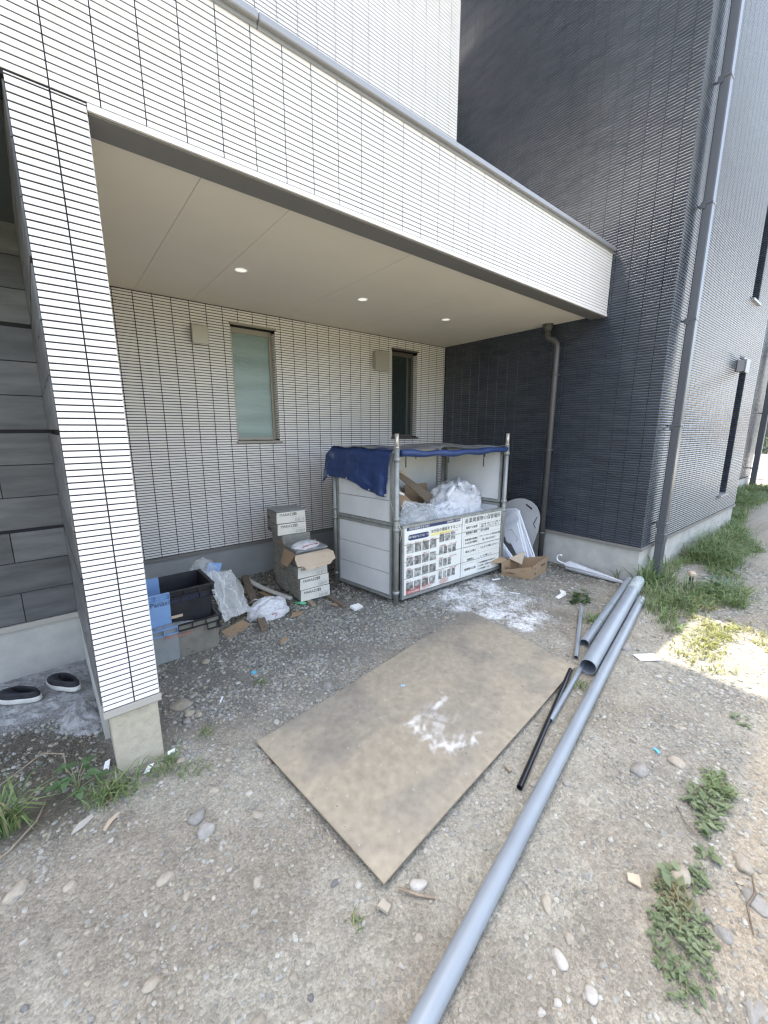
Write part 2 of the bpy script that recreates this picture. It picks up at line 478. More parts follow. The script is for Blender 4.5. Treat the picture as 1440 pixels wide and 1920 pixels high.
def soft_poly(x, y, P, jit=0.10, seed=5):
    jx = (fbm(x * 5, y * 5, seed, 4) - 0.5) * 2 * jit; jy = (fbm(x * 5 + 31, y * 5, seed + 3, 4) - 0.5) * 2 * jit
    acc = 0
    for dx, dy in ((0, 0), (.04, 0), (-.04, 0), (0, .04), (0, -.04), (.08, .03), (-.08, -.03), (.03, -.08), (-.03, .08)):
        acc = acc + in_poly(x + jx + dx, y + jy + dy, P)
    return acc / 9.0

def ground_albedo(x, y):
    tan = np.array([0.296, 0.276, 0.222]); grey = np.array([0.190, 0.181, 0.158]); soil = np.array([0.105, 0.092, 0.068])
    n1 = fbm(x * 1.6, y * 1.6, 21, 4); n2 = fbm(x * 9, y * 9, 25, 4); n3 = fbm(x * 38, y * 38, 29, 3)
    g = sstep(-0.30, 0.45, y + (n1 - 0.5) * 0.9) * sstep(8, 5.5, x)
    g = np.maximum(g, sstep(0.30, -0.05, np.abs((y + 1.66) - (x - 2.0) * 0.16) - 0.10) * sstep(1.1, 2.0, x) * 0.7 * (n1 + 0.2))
    c = tan * (1 - g[..., None]) + grey * g[..., None]
    # track: trodden strip with browner dirt near the lens
    br = sstep(0.46, 0.66, fbm(x * 2.3 + 7, y * 2.3, 41, 4)) * (1 - g)
    c = c * (1 - 0.42 * br[..., None]) + np.array([0.20, 0.165, 0.125]) * (0.42 * br[..., None])
    s = soft_poly(x, y, SOIL, 0.12, 6) * (0.55 + 0.6 * n2)
    dk = sstep(2.45, 3.0, x) * sstep(0.75, 0.35, np.abs(y + 0.05)) * sstep(4.6, 4.3, x) * 0.55 * sstep(0.35, 0.65, n1)
    dk = np.maximum(dk, sstep(0.85, 1.15, y + 0.3 * (n1 - 0.5)) * sstep(2.3, 2.0, x) * sstep(0.1, 0.3, x) * (0.45 + 0.55 * sstep(0.35, 0.6, n2)) * 0.9)
    s = np.clip(np.maximum(s, dk), 0, 1)
    c = c * (1 - s[..., None]) + soil * s[..., None]
    d = soft_poly(x, y, DUST, 0.22, 8) * sstep(0.30, 0.62, n2 * 0.55 + n3 * 0.5)
    c = c * (1 - d[..., None]) + np.array([0.68, 0.68, 0.67]) * d[..., None]
    rb = sstep(-1.86, -1.95, y - (x - 1.3) * 0.05 + 0.05 * (n2 - 0.5)) * sstep(1.0, 1.25, x) * 0.6
    c = c * (1 - rb[..., None]) + np.array([0.36, 0.30, 0.215]) * rb[..., None]
    m = soft_poly(x, y, MORTAR, 0.06, 4)
    c = c * (1 - m[..., None]) + np.array([0.31, 0.308, 0.30]) * m[..., None]
    far = sstep(-3.6, -6.5, y) * sstep(0.3, 0.6, n1 + 0.1)  # unseen ground behind the camera, darkened to cut bounced sunlight
    c = c * (1 - far[..., None]) + np.array([0.12, 0.13, 0.07]) * far[..., None]
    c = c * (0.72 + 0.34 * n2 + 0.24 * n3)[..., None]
    return c

def axis(lo, hi, step, far):
    a = np.arange(lo, hi + 1e-6, step)
    out = [a]; s = step; e = hi; ext = []
    while e < far:
        s *= 1.35; e += s; ext.append(e)
    pre = []; s = step; e = lo
    while e > -far:
        s *= 1.35; e -= s; pre.append(e)
    return np.concatenate([np.array(pre[::-1]), a, np.array(ext)])

gx = axis(-1.3, 5.6, 0.016, 160.0); gy = axis(-2.35, 2.25, 0.016, 160.0)
GX, GY = np.meshgrid(gx, gy)
GZ = gz(GX, GY) + (0.010 * (fbm(GX * 30, GY * 30, 51, 3) - 0.5) + 0.006 * (vnoise(GX * 75, GY * 75, 57) - 0.5)) * sstep(9, 6, np.hypot(GX - 2, GY))
nx_, ny_ = len(gx), len(gy)
idx = np.arange(nx_ * ny_).reshape(ny_, nx_)
quads = np.stack([idx[:-1, :-1], idx[:-1, 1:], idx[1:, 1:], idx[1:, :-1]], -1).reshape(-1, 4)
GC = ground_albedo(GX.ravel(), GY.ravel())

def ground_material():
    m, nt, b = new_mat('dirt_and_gravel')
    N, Lk = nt.nodes.new, nt.links.new
    b.inputs['Roughness'].default_value = 0.95; b.inputs['Specular IOR Level'].default_value = 0.2
    co = N('ShaderNodeNewGeometry').outputs['Position']
    at = N('ShaderNodeAttribute'); at.attribute_name = 'col'
    col = at.outputs['Color']
    vs = []
    for sc_, lo, hi in ((95.0, 0.80, 1.16), (240.0, 0.86, 1.14), (38.0, 0.92, 1.06)):
        v = N('ShaderNodeTexVoronoi'); v.inputs['Scale'].default_value = sc_; Lk(co, v.inputs['Vector'])
        sp = N('ShaderNodeSeparateColor'); Lk(v.outputs['Color'], sp.inputs[0])
        r = N('ShaderNodeMapRange'); r.inputs['To Min'].default_value = lo; r.inputs['To Max'].default_value = hi
        Lk(sp.outputs[0], r.inputs['Value'])
        h = N('ShaderNodeHueSaturation'); Lk(r.outputs[0], h.inputs['Value']); Lk(col, h.inputs['Color']); col = h.outputs[0]
        vs.append(v.outputs['Distance'])
    Lk(col, b.inputs['Base Color'])
    n = N('ShaderNodeTexNoise'); n.inputs['Scale'].default_value = 180; n.inputs['Detail'].default_value = 6; Lk(co, n.inputs['Vector'])
    ad = N('ShaderNodeMath'); ad.operation = 'SUBTRACT'; Lk(n.outputs['Fac'], ad.inputs[0]); Lk(vs[0], ad.inputs[1])
    bp = N('ShaderNodeBump'); bp.inputs['Strength'].default_value = 0.75; bp.inputs['Distance'].default_value = 0.006
    Lk(ad.outputs[0], bp.inputs['Height']); Lk(bp.outputs[0], b.inputs['Normal'])
    return m
mGROUND = ground_material()
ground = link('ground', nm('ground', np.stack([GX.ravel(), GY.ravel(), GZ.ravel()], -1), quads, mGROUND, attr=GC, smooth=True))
ground['kind'] = 'structure'
road = MB(); road.box(17.5, 150, -40, 40, -0.2, 0.035)
road.build('road', mASPH)['kind'] = 'structure'

# ------------------------------------------------------------------ tiled walls
PX, PZ = 0.1494, 0.0253
def cols(u0, u1, joint, p=PX):
    k0 = math.ceil((u0 - joint) / p + 1e-6); e = [u0]
    x = joint + k0 * p
    while x < u1 - 1e-4:
        if x > u0 + 0.004:
            e.append(x)
        x += p
    e.append(u1)
    return [(e[i], e[i + 1]) for i in range(len(e) - 1) if e[i + 1] - e[i] > 0.008]

def rows(z0, z1, p=PZ):
    r = []; z = z0
    while z < z1 - 0.006:
        r.append((z, min(z + p, z1))); z += p
    return r

def rects(cs, rs, holes=()):
    out = []
    for (a, b) in cs:
        for (c, d) in rs:
            todo = [(a, b, c, d)]
            for (ha, hb, hc, hd) in holes:
                nxt = []
                for (p, q, r, s) in todo:
                    if q <= ha or p >= hb or s <= hc or r >= hd:
                        nxt.append((p, q, r, s)); continue
                    if p < ha: nxt.append((p, ha, r, s))
                    if q > hb: nxt.append((hb, q, r, s))
                    if r < hc: nxt.append((max(p, ha), min(q, hb), r, hc))
                    if s > hd: nxt.append((max(p, ha), min(q, hb), hd, s))
                todo = nxt
            out += [t for t in todo if t[1] - t[0] > 0.012 and t[3] - t[2] > 0.008]
    return np.array(out)

def tile_mesh_arrays(R, O, U, n, gap=0.0056, dep=0.0036, ch=0.0012, jit=0.0, chz=None, chd=None):
    """chamfered tiles: R rows are (u0,u1,z0,z1) on the plane through O with direction U and outward normal n"""
    R = np.asarray(R); g = gap / 2
    u0, u1, z0, z1 = R[:, 0] + g * 0.9, R[:, 1] - g * 0.9, R[:, 2] + g, R[:, 3] - g
    O = np.asarray(O, float); U = np.asarray(U, float); n = np.asarray(n, float); Z = np.array([0, 0, 1.0])
    w = (rng.random(len(R)) - 0.5) * jit
    chz = ch if chz is None else chz; chd = ch if chd is None else chd
    def P(u, z, d):
        return O + u[:, None] * U + z[:, None] * Z - (d)[:, None] * n
    dz = np.full(len(R), dep); c0 = ch + w * 0; f = -w
    V = np.stack([P(u0, z0, dz), P(u1, z0, dz), P(u1, z1, dz), P(u0, z1, dz),
                  P(u0, z0, f + chd), P(u1, z0, f + chd), P(u1, z1, f + chd), P(u0, z1, f + chd),
                  P(u0 + ch, z0 + chz, f), P(u1 - ch, z0 + chz, f), P(u1 - ch, z1 - chz, f), P(u0 + ch, z1 - chz, f)], 1)
    base = (np.arange(len(R)) * 12)[:, None, None]
    q = np.array([[8, 9, 10, 11], [0, 1, 5, 4], [1, 2, 6, 5], [2, 3, 7, 6], [3, 0, 4, 7], [4, 5, 9, 8], [5, 6, 10, 9], [6, 7, 11, 10], [7, 4, 8, 11]])
    if np.dot(np.cross(U, Z), n) < 0:
        q = q[:, ::-1]
    return V.reshape(-1, 3), (base + q[None]).reshape(-1, 4)

class Tiling:
    """collects the tiles of one house; the 300 that show largest become parts, the rest one joined part"""
    def __init__(s):
        s.items = []
    def add(s, R, O, U, n, **kw):
        if len(R):
            s.items.append((R, np.array(O, float), np.array(U, float), np.array(n, float), kw))
    def build(s, parent, mat, limit=300, single_from=()):
        sc = []
        for k, (R, O, U, n, kw) in enumerate(s.items):
            if k not in single_from:
                continue
            ctr = O + ((R[:, 0] + R[:, 1]) / 2)[:, None] * U + ((R[:, 2] + R[:, 3]) / 2)[:, None] * np.array([0, 0, 1.0])
            v = np.array(CAM) - ctr; d = np.linalg.norm(v, axis=1)
            area = (R[:, 1] - R[:, 0]) * (R[:, 3] - R[:, 2]) * np.clip((v @ n) / d, 0, 1) / d ** 2
            rel = ctr - np.array(CAM)
            zc = rel @ np.array(fw); xs = rel @ np.array(rt2); ys = rel @ np.array(up2)
            ins = (zc > 0.1) & (np.abs(xs / zc) < 0.94) & (np.abs(ys / zc) < 1.26)
            area = np.where(ins, area, 0)
            sc += [(area[i], k, i) for i in range(len(R))]
        sc.sort(reverse=True)
        chosen = {}
        for a, k, i in sc[:limit]:
            chosen.setdefault(k, set()).add(i)
        VV, FF, off = [], [], 0
        cache = {}
        for k, (R, O, U, n, kw) in enumerate(s.items):
            pick = chosen.get(k, set())
            rest = np.array([i for i in range(len(R)) if i not in pick], int)
            if len(rest):
                V, F = tile_mesh_arrays(R[rest], O, U, n, **kw)
                VV.append(V); FF.append(F + off); off += len(V)
            for i in sorted(pick):
                u0, u1, z0, z1 = R[i]
                key = (k, round(u1 - u0, 4), round(z1 - z0, 4))
                if key not in cache:
                    V, F = tile_mesh_arrays(np.array([[0, u1 - u0, 0, z1 - z0]]), (0, 0, 0), U, n, **kw)
                    cache[key] = nm('tile', V, F, mat)
                p = O + u0 * U + z0 * np.array([0, 0, 1.0]) + n * ((rng.random() - 0.5) * 0.0008)
                link('tile', cache[key], parent, loc=p)
        o = link('tile_cladding', nm('tile_cladding', np.concatenate(VV), np.concatenate(FF), mat), parent)
        o['kind'] = 'stuff'

X0, D, L, YD = -3.4, 2.2273, 4.3448, -0.5885
ZT, ZB, ZCAP = 0.352, 2.765, 3.325
UY, UXE = 0.902, 2.985          # upper volume: front plane and right end
TOP = 8.0
WTOP = 10.0
W1 = (1.25, 1.71, 1.483, 2.615)
W2 = (3.335, 3.785, 1.497, 2.622)

house = thing('white_house', 'white tiled house with a covered porch on a slim pillar and a boxy upper storey', 'house')
tw = Tiling()
tw.add(rects([(-0.2277, -0.1057), (-0.1057, 0.0)], rows(ZT, ZB)), (0, 0, 0), (1, 0, 0), (0, -1, 0))                      # 0 pillar
tw.add(rects(cols(X0, L - 0.002, 0.0437), rows(ZB + 0.003, ZCAP)), (0, 0, 0), (1, 0, 0), (0, -1, 0), gap=0.0048)                     # 1 beam
tw.add(rects(cols(0.0, L - 0.002, 1.33), rows(0.388, ZB - 0.004), (W1, W2)), (0, D, 0), (1, 0, 0), (0, -1, 0), gap=0.0070)          # 2 back wall
tw.add(rects(cols(X0, UXE, 2.871), rows(3.42, 6.6)), (0, UY, 0), (1, 0, 0), (0, -1, 0))                                  # 3 upper wall
tw.add(rects(cols(UY, 2.3, UY + .08), rows(3.42, 6.6)), (UXE, 0, 0), (0, 1, 0), (1, 0, 0))                                # 4 upper wall end
tw.add(rects(cols(0.006, D, .1), rows(ZT, ZB)), (0.0, 0, 0), (0, 1, 0), (1, 0, 0))                                        # 5 wing wall, porch side
for W in (W1, W2):                                                                                                       # reveals of the two windows
    rr = rows(W[2] + 0.012, W[3] - 0.02)
    tw.add(rects([(D + 0.001, D + 0.075)], rr), (W[1] - 0.005, 0, 0), (0, 1, 0), (-1, 0, 0))
    tw.add(rects([(D + 0.001, D + 0.075)], rr), (W[0] + 0.005, 0, 0), (0, 1, 0), (1, 0, 0))
tw.build(house, mWTILE, 300, (0, 1))

b = MB()      # the wing wall behind the pillar; its outer face is splayed slightly
b.poly([(-0.2235, 0.0038, 0.31), (-0.0038, 0.0038, 0.31), (-0.0038, D + 0.006, 0.31), (-0.245, D + 0.006, 0.31)], (0, 0, ZB - 0.005 - 0.31))
b.build('pillar_core', mJOINT, house)
b = MB(); b.box(-0.2277, 0.003, -0.004, 0.0055, ZT - 0.036, ZT - 0.002)
b.build('pillar_flashing', mFLASH, house)
b = MB(); b.box(-0.207, -0.012, 0.014, 0.9, -0.15, 0.3085, 0.004)
b.build('pillar_footing', mFOOT, house)
b = MB(); b.box(X0, L - 0.004, 0.0038, 0.155, ZB - 0.012, ZCAP + 0.01)
b.build('beam_core', mJOINT, house)
b = MB(); b.box(0.0, L - 0.003, -0.0055, 0.0058, ZB - 0.024, ZB - 0.001)
b.build('beam_bottom_trim', mWTRIM, house)
b = MB(); b.box(0.003, L - 0.003, 0.008, 0.085, ZB - 0.030, ZB - 0.014); b.box(0.003, L - 0.003, 0.0885, 0.158, ZB - 0.026, ZB - 0.014)
b.build('beam_underside', mTRIM, house)
b = MB()
cj = [X0, -1.2, 0.672, 2.55, L - 0.004]
for i in range(4):
    bb = MB(); bb.box(cj[i] + 0.002, cj[i + 1] - 0.002, -0.034, 0.19, ZCAP + 0.012, ZCAP + 0.046, 0.004)
    bb.box(cj[i] + 0.002, cj[i + 1] - 0.002, -0.010, 0.005, ZCAP - 0.004, ZCAP + 0.0118)
    bb.build('coping', mCAP, house)
b.bm.free()
b = MB(); b.box(X0, L - 0.004, 0.16, 2.3, 3.05, 3.20); b.build('balcony_floor', mPLINTH, house)
# porch ceiling panels
sj = [0.002, 0.45, 0.905, 1.81, 2.72, 3.63, L - 0.003]
pi_ = 0
for i in range(len(sj) - 1):
    b = MB(); b.box(sj[i] + 0.0013, sj[i + 1] - 0.0013, 0.159, D + 0.004, ZB + 0.002, ZB + 0.02); b.build('soffit_panel', mSOFFIT, house)
b = MB(); b.box(0.003, L - 0.004, 0.16, D + 0.01, ZB + 0.021, ZB + 0.06); b.build('soffit_backing', mJOINT, house)
# back wall of the porch
b = MB()
xs = [0.001, W1[0], W1[1], W2[0], W2[1], L - 0.004]
b.box(xs[0], xs[1], D + 0.0038, D + 0.2, 0.35, ZB + 0.001)
b.box(xs[1], xs[2], D + 0.0038, D + 0.2, 0.35, W1[2]); b.box(xs[1], xs[2], D + 0.0038, D + 0.2, W1[3], ZB + 0.001)
b.box(xs[2], xs[3], D + 0.0038, D + 0.2, 0.35, ZB + 0.001)
b.box(xs[3], xs[4], D + 0.0038, D + 0.2, 0.35, W2[2]); b.box(xs[3], xs[4], D + 0.0038, D + 0.2, W2[3], ZB + 0.001)
b.box(xs[4], xs[5], D + 0.0038, D + 0.2, 0.35, ZB + 0.001)
b.build('back_wall_core', mJOINT, house)
b = MB(); b.box(0.004, L - 0.02, D - 0.012, D + 0.02, 0.349, 0.385); b.build('back_wall_flashing', mDFLASH, house)
b = MB(); b.box(0.004, L - 0.02, D + 0.010, D + 0.2, -0.2, 0.3485); b.build('back_wall_plinth', mPLINTH, house)
# upper storey
b = MB(); b.box(X0, UXE - 0.0038, UY + 0.0038, 6.0, 3.205, 6.6); b.build('upper_storey_core', mJOINT, house)
b = MB(); b.box(X0, UXE, UY, 6.0, 6.602, WTOP); b.build('upper_storey_top', mWPAINT, house)
b = MB(); b.box(X0, UXE + 0.15, UY - 0.2, 6.2, WTOP + 0.003, WTOP + 0.2); b.build('roof', mROOF, house)
b = MB(); b.box(UXE, L - 0.004, 2.3, 6.0, 3.205, 6.06); b.build('balcony_back_wall', mWPAINT, house)

def window(W, fmat, gmat, dark=False):
    x0, x1, z0, z1 = W
    fr = MB(); t = 0.035; y0, y1 = D + 0.078, D + 0.13
    fr.box(x0 + 0.002, x0 + t, y0, y1, z0 + 0.003, z1 - 0.003); fr.box(x1 - t, x1 - 0.002, y0, y1, z0 + 0.003, z1 - 0.003)
    fr.box(x0 + t, x1 - t, y0, y1, z0 + 0.003, z0 + t); fr.box(x0 + t, x1 - t, y0, y1, z1 - t - 0.02, z1 - 0.003)
    fr.box((x0 + x1) / 2 - 0.03, (x0 + x1) / 2 + 0.03, y0 - 0.012, y0 - 0.0005, z0 + 0.008, z0 + 0.02)
    f = fr.build('window', fmat, house)
    g = MB(); g.box(x0 + t - 0.004, x1 - t + 0.004, y0 + 0.012, y0 + 0.022, z0 + t - 0.004, z1 - t - 0.016); g.build('glass', gmat, f)
    s = MB(); s.box(x0 - 0.012, x1 + 0.03, D - 0.022, D + 0.1, z0 - 0.026, z0 - 0.001, 0.003); s.build('sill', fmat, f)
    s = MB(); s.box(x0 - 0.012, x1 + 0.012, D - 0.020, D + 0.077, z1 + 0.001, z1 + 0.024, 0.003); s.build('head_trim', fmat, f)
    s = MB(); s.box(x0, x1, y1 + 0.002, y1 + 0.02, z0, z1); s.build('room_side_panel', mDARKSOF, f)
    if dark:
        s = MB(); s.box(x1 - t - 0.085, x1 - t - 0.05, y0 + 0.008, y0 + 0.0115, z0 + t, z1 - t - 0.02); s.build('curtain_edge', mCURT, f)
window(W1, mFRAME, mGREEN)
window(W2, mDFRAME, mDGLASS, True)

# ------------------------------------------------------------------ grey stone tiled entry wall at the left
ent = thing('entry_wall', 'entry wall clad in large grey stone tiles on a bare concrete base behind the pillar', 'wall', (0, 1.3, 0))
b = MB(); b.box(X0, -0.215, 0.0125, 0.16, 0.352, 2.75); b.build('wall_core', mNJOINT, ent)
b = MB(); b.box(X0, -0.252, -0.006, 0.16, 0.345 - 0.007, 0.3735); b.build('flashing', mFLASH, ent)
b = MB(); b.box(X0, -0.252, 0.012, 0.16, -0.2, 0.337); b.build('concrete_base', mCONC, ent)
zs = [0.377, 0.577, 0.776, 0.969, 0.986, 1.187, 1.385, 1.579, 1.597, 1.80, 1.997, 2.19, 2.21, 2.40, 2.58, 2.748]
k = 0
for i in range(len(zs) - 1):
    if zs[i + 1] - zs[i] < 0.05:
        continue
    edge = [-0.262] + ([-0.53 - 0.6 * j for j in range(5)] if k % 2 == 0 else [-0.83 - 0.6 * j for j in range(5)])
    for j in range(len(edge) - 1):
        b = MB(); dy = (0, 0.004)[random.random() < 0.3]
        b.box(edge[j + 1] + 0.002, edge[j] - 0.002, -0.0 + dy, 0.0115, zs[i] + 0.0018, zs[i + 1] - 0.0018, 0.0015)
        b.build('stone_tile', mSTONE, ent)
    k += 1
# the wing wall's outer face: narrow edge-on stone tiles
k = 0
for i in range(len(zs) - 1):
    if zs[i + 1] - zs[i] < 0.05:
        continue
    ys = [-1.285, -0.87, -0.45, -0.012] if k % 2 == 0 else [-1.285, -1.0, -0.6, -0.2, -0.012]
    for j in range(len(ys) - 1):
        xa = -0.2255 - (ys[j] + 1.3) * 0.024; xb = -0.2255 - (ys[j + 1] + 1.3) * 0.024
        b = MB(); b.poly([(xa, ys[j] + 0.002, zs[i] + 0.002), (xb, ys[j + 1] - 0.002, zs[i] + 0.002), (xb - 0.008, ys[j + 1] - 0.002, zs[i] + 0.002), (xa - 0.006, ys[j] + 0.002, zs[i] + 0.002)], (0, 0, zs[i + 1] - zs[i] - 0.004))
        b.build('stone_tile', mSTONE, ent)
    k += 1
b = MB(); b.poly([(-0.2085, -0.99, -0.2), (-0.2315, -0.99, -0.2), (-0.262, -0.001, -0.2), (-0.245, -0.001, -0.2)], (0, 0, 0.56)); b.build('return_base', mCONC, ent)
b = MB(); b.box(X0, -0.246, -1.14, -0.004, 1.447 + 1.3 - 0.002, 1.47 + 1.3); b.build('entry_soffit', mDARKSOF, ent)

# ------------------------------------------------------------------ dark navy tiled house
dark = thing('navy_house', 'dark navy tiled house wing standing forward on the right with a pale concrete plinth', 'house')
ND = 0.148
SL1 = (7.22, 7.62, 0.655, 2.545); SL2 = (7.22, 7.62, 3.31, 5.4)
td = Tiling()
td.add(rects(cols(YD, 2.9, -0.029, ND), rows(0.40, 7.3)), (L, 0, 0), (0, 1, 0), (-1, 0, 0), ch=0.003, chz=0.0075, chd=0.0042, gap=0.0042, dep=0.010)      # side wall
td.add(rects(cols(L, 8.38, L + 0.09, ND), rows(0.40, 6.6), (SL1, SL2)), (0, YD, 0), (1, 0, 0), (0, -1, 0), ch=0.003, chz=0.0075, chd=0.0042, gap=0.0042, dep=0.010)   # front wall
for S in (SL1, SL2):
    td.add(rects(cols(YD + 0.001, YD + 0.16, YD + .09), rows(S[2] + .01, S[3])), (S[1] - 0.011, 0, 0), (0, 1, 0), (-1, 0, 0), ch=0.0036, gap=0.004)
td.add(rects([(8.3, 14.3)], rows(0.40, 6.6)), (0, 0.185, 0), (1, 0, 0), (0, -1, 0), ch=0.0036, gap=0.004)
td.build(dark, mNTILE, 300, (0,))
b = MB()
b.box(L + 0.0105, SL1[0], YD + 0.0105, 5.0, 0.38, TOP); b.box(SL1[1], 8.37, YD + 0.0105, 5.0, 0.38, TOP)
b.box(SL1[0], SL1[1], YD + 0.17, 5.0, 0.38, TOP)
b.box(SL1[0], SL1[1], YD + 0.0105, YD + 0.17, 0.38, SL1[2]); b.box(SL1[0], SL1[1], YD + 0.0105, YD + 0.17, SL1[3], SL2[2]); b.box(SL1[0], SL1[1], YD + 0.0105, YD + 0.17, SL2[3], TOP)
b.build('wall_core', mNJOINT, dark)
b = MB(); b.box(8.37, 14.29, 0.1935, 5.0, 0.38, TOP); b.build('rear_wall_core', mNJOINT, dark)
b = MB(); b.box(L - 0.2, 14.4, YD - 0.15, 5.2, TOP + 0.003, TOP + 0.2); b.build('roof', mROOF, dark)
b = MB(); b.box(L - 0.012, L + 0.02, YD - 0.010, D - 0.02, 0.362, 0.396); b.box(L + 0.0205, 8.39, YD - 0.010, YD + 0.02, 0.362, 0.396); b.build('base_flashing', mDFLASH, dark)
b = MB(); b.box(L + 0.014, 8.36, YD + 0.016, 5.0, -0.3, 0.3615); b.box(8.365, 14.28, 0.2, 5.0, -0.3, 0.3615); b.build('plinth', mCONC, dark)
for S in (SL1, SL2):
    f = MB(); f.box(S[0] + .003, S[1] - .01, YD + 0.155, YD + 0.168, S[2] + .02, S[3] - .01); f = f.build('window', mDFRAME, dark)
    g = MB(); g.box(S[0] + 0.04, S[1] - 0.04, YD + 0.150, YD + 0.1545, S[2] + 0.05, S[3] - 0.04); g.build('glass', mDGLASS, f)
    s = MB(); s.box(S[0] - 0.02, S[1] + 0.02, YD - 0.03, YD + 0.15, S[2] - 0.02, S[2] + 0.008); s.build('sill', mCAP, f)
    s = MB(); s.box(S[0] - 0.02, S[1] + 0.02, YD - 0.03, YD + 0.06, S[3] + 0.002, S[3] + 0.03); s.build('head_trim', mCAP, f)

# ------------------------------------------------------------------ fittings on the walls
def hood(x0, x1, z0, z1, y, label, mat, dep=0.085):
    t = thing('vent_hood', label, 'vent', ((x0 + x1) / 2, y, z0), 0, 'square vent hoods on the walls')
    w = (x1 - x0) / 2; h = z1 - z0
    b = MB(); b.box(-w, w, -dep, -dep + 0.012, -0.012, h, 0.003); b.build('front_plate', mat, t)
    b = MB(); b.box(-w + 0.012, w - 0.012, -dep + 0.0125, -0.0005, 0.006, h - 0.006, 0.003); b.build('hood_body', mat, t)
    return t
hood(0.868, 1.01, 2.395, 2.545, D, 'square beige vent hood left of the green glass window', mHOOD)
hood(3.00, 3.225, 2.345, 2.56, D, 'square beige vent hood beside the dark narrow window', mHOOD)
hood(7.0, 7.2, 2.36, 2.52, YD, 'pale vent hood beside the tall slot window of the navy house', mCAP, 0.10)

for i, (x, y, lb) in enumerate(((1.002, 1.211, 'round recessed ceiling light nearest the pillar'), (2.113, 1.198, 'round recessed ceiling light in the middle of the porch soffit'), (3.219, 1.19, 'round recessed ceiling light nearest the navy wall'))):
    t = thing('ceiling_light', lb, 'ceiling light', (x, y, ZB + 0.002), 0, 'recessed porch ceiling lights')
    V = []; F = []; sg = 32
    for (r, z) in ((0.052, -0.0005), (0.052, -0.004), (0.043, -0.004), (0.040, 0.0)):
        for k in range(sg):
            V.append((r * math.cos(2 * PI * k / sg), r * math.sin(2 * PI * k / sg), z))
    for rr_ in range(3):
        for k in range(sg):
            F.append((rr_ * sg + k, rr_ * sg + (k + 1) % sg, (rr_ + 1) * sg + (k + 1) % sg, (rr_ + 1) * sg + k))
    link('trim_ring', nm('trim_ring', V, np.array(F), mWPL, smooth=True), t)
    b = MB(); b.cyl((0, 0, -0.0022), (0, 0, -0.0008), 0.0405, 32); b.build('lens', mWHITE_EM, t)

# downpipe under the porch ceiling
t = thing('downpipe', 'dark downpipe with an elbow under the porch ceiling against the navy wall', 'downpipe', (L - 0.075, 0.47, 0), 0, 'downpipes')
b = MB(); b.tube([(0, 0, 0.0), (0, 0, 2.50), (0, 0.008, 2.545), (0, 0.05, 2.585), (0, 0.10, 2.60), (0, 0.125, 2.63), (0, 0.13, 2.70)], 0.031, 16); b.build('pipe', mPIPEB, t)
b = MB(); b.cyl((0, 0.13, 2.69), (0, 0.13, 2.766), 0.035, 18, 0.062); b.build('outlet_cup', mPIPEB, t)
for z in (0.35, 1.35, 2.2):
    b = MB(); b.cyl((0, 0, z), (0, 0, z + 0.03), 0.0345, 16); b.box(0.03, 0.075, -0.01, 0.01, z + 0.005, z + 0.025); b.build('bracket', mPIPEB, t)
t = thing('downpipe', 'tall slate grey square downpipe at the front corner of the navy house', 'downpipe', (4.66, YD - 0.075, 0), 0, 'downpipes')
b = MB(); b.box(-0.042, 0.042, -0.038, 0.038, -0.1, 7.8, 0.008); b.build('pipe', mDPIPE, t)
for z in (0.62, 1.63, 2.62, 3.60, 4.56, 5.5):
    b = MB(); b.box(-0.047, 0.047, -0.043, 0.043, z, z + 0.022, 0.004); b.box(-0.008, 0.008, 0.0435, 0.078, z + 0.003, z + 0.019); b.box(-0.052, -0.0475, 0.01, 0.05, z - 0.03, z + 0.025); b.build('bracket', mDPIPE, t)
b = MB(); b.box(-0.046, 0.046, -0.042, 0.042, 0.42, 0.52, 0.004); b.build('joint_collar', mDPIPE, t)
t = thing('downpipe', 'far slate downpipe at the rear end of the navy house beside the bright road', 'downpipe', (13.95, 0.06, 0), 0, 'downpipes')
b = MB(); b.box(-0.06, 0.06, -0.06, 0.06, -0.1, 7.8, 0.01); b.build('pipe', mDPIPE, t)
for z in (0.6, 2.0, 3.4):
    b = MB(); b.box(-0.068, 0.068, -0.068, 0.068, z, z + 0.03); b.box(-0.01, 0.01, 0.0685, 0.12, z, z + 0.03); b.build('bracket', mDPIPE, t)

# far neighbours seen past the navy house
nb = thing('neighbour_house', 'shaded grey neighbour house far beyond the bright road', 'house', (46, 4, 0))
b = MB(); b.box(-6, 12, -8, 14, 0, 7.0); b.build('wall', mNEIGH, nb)
b = MB(); b.box(-6.5, 12.5, -8.5, 14.5, 7.003, 7.4); b.build('roof', mROOF, nb)
for y in (-5, -1, 3, 7):
    for z in (1.0, 4.2):
        b = MB(); b.box(-6.06, -6.0005, y, y + 1.6, z, z + 1.3); f = b.build('window', mDFRAME, nb)
        b = MB(); b.box(-6.075, -6.061, y + 0.08, y + 1.52, z + 0.08, z + 1.22); b.build('pane', mDGLASS, f)
hp = rng.random((2600, 3)) * np.array([1.2, 9.0, 1.1]) + np.array([36.0, -3.0, 0.02])
def leaf_quads(P, s, tilt=1.0):
    n = len(P); a = rng.normal(size=(n, 3)); a /= np.linalg.norm(a, axis=1)[:, None]
    c = np.cross(a, rng.normal(size=(n, 3))); c /= np.linalg.norm(c, axis=1)[:, None]
    s = (np.asarray(s) * np.ones(n))[:, None]
    V = np.stack([P - a * s, P + c * s * .5, P + a * s, P - c * s * .5], 1).reshape(-1, 3)
    F = (np.arange(n) * 4)[:, None] + np.arange(4)[None]
    return V, F
V, F = leaf_quads(hp, 0.12)
tag(link('hedge', nm('hedge', V, F, mHEDGE)), 'low dark hedge in front of the far grey house', 'hedge')
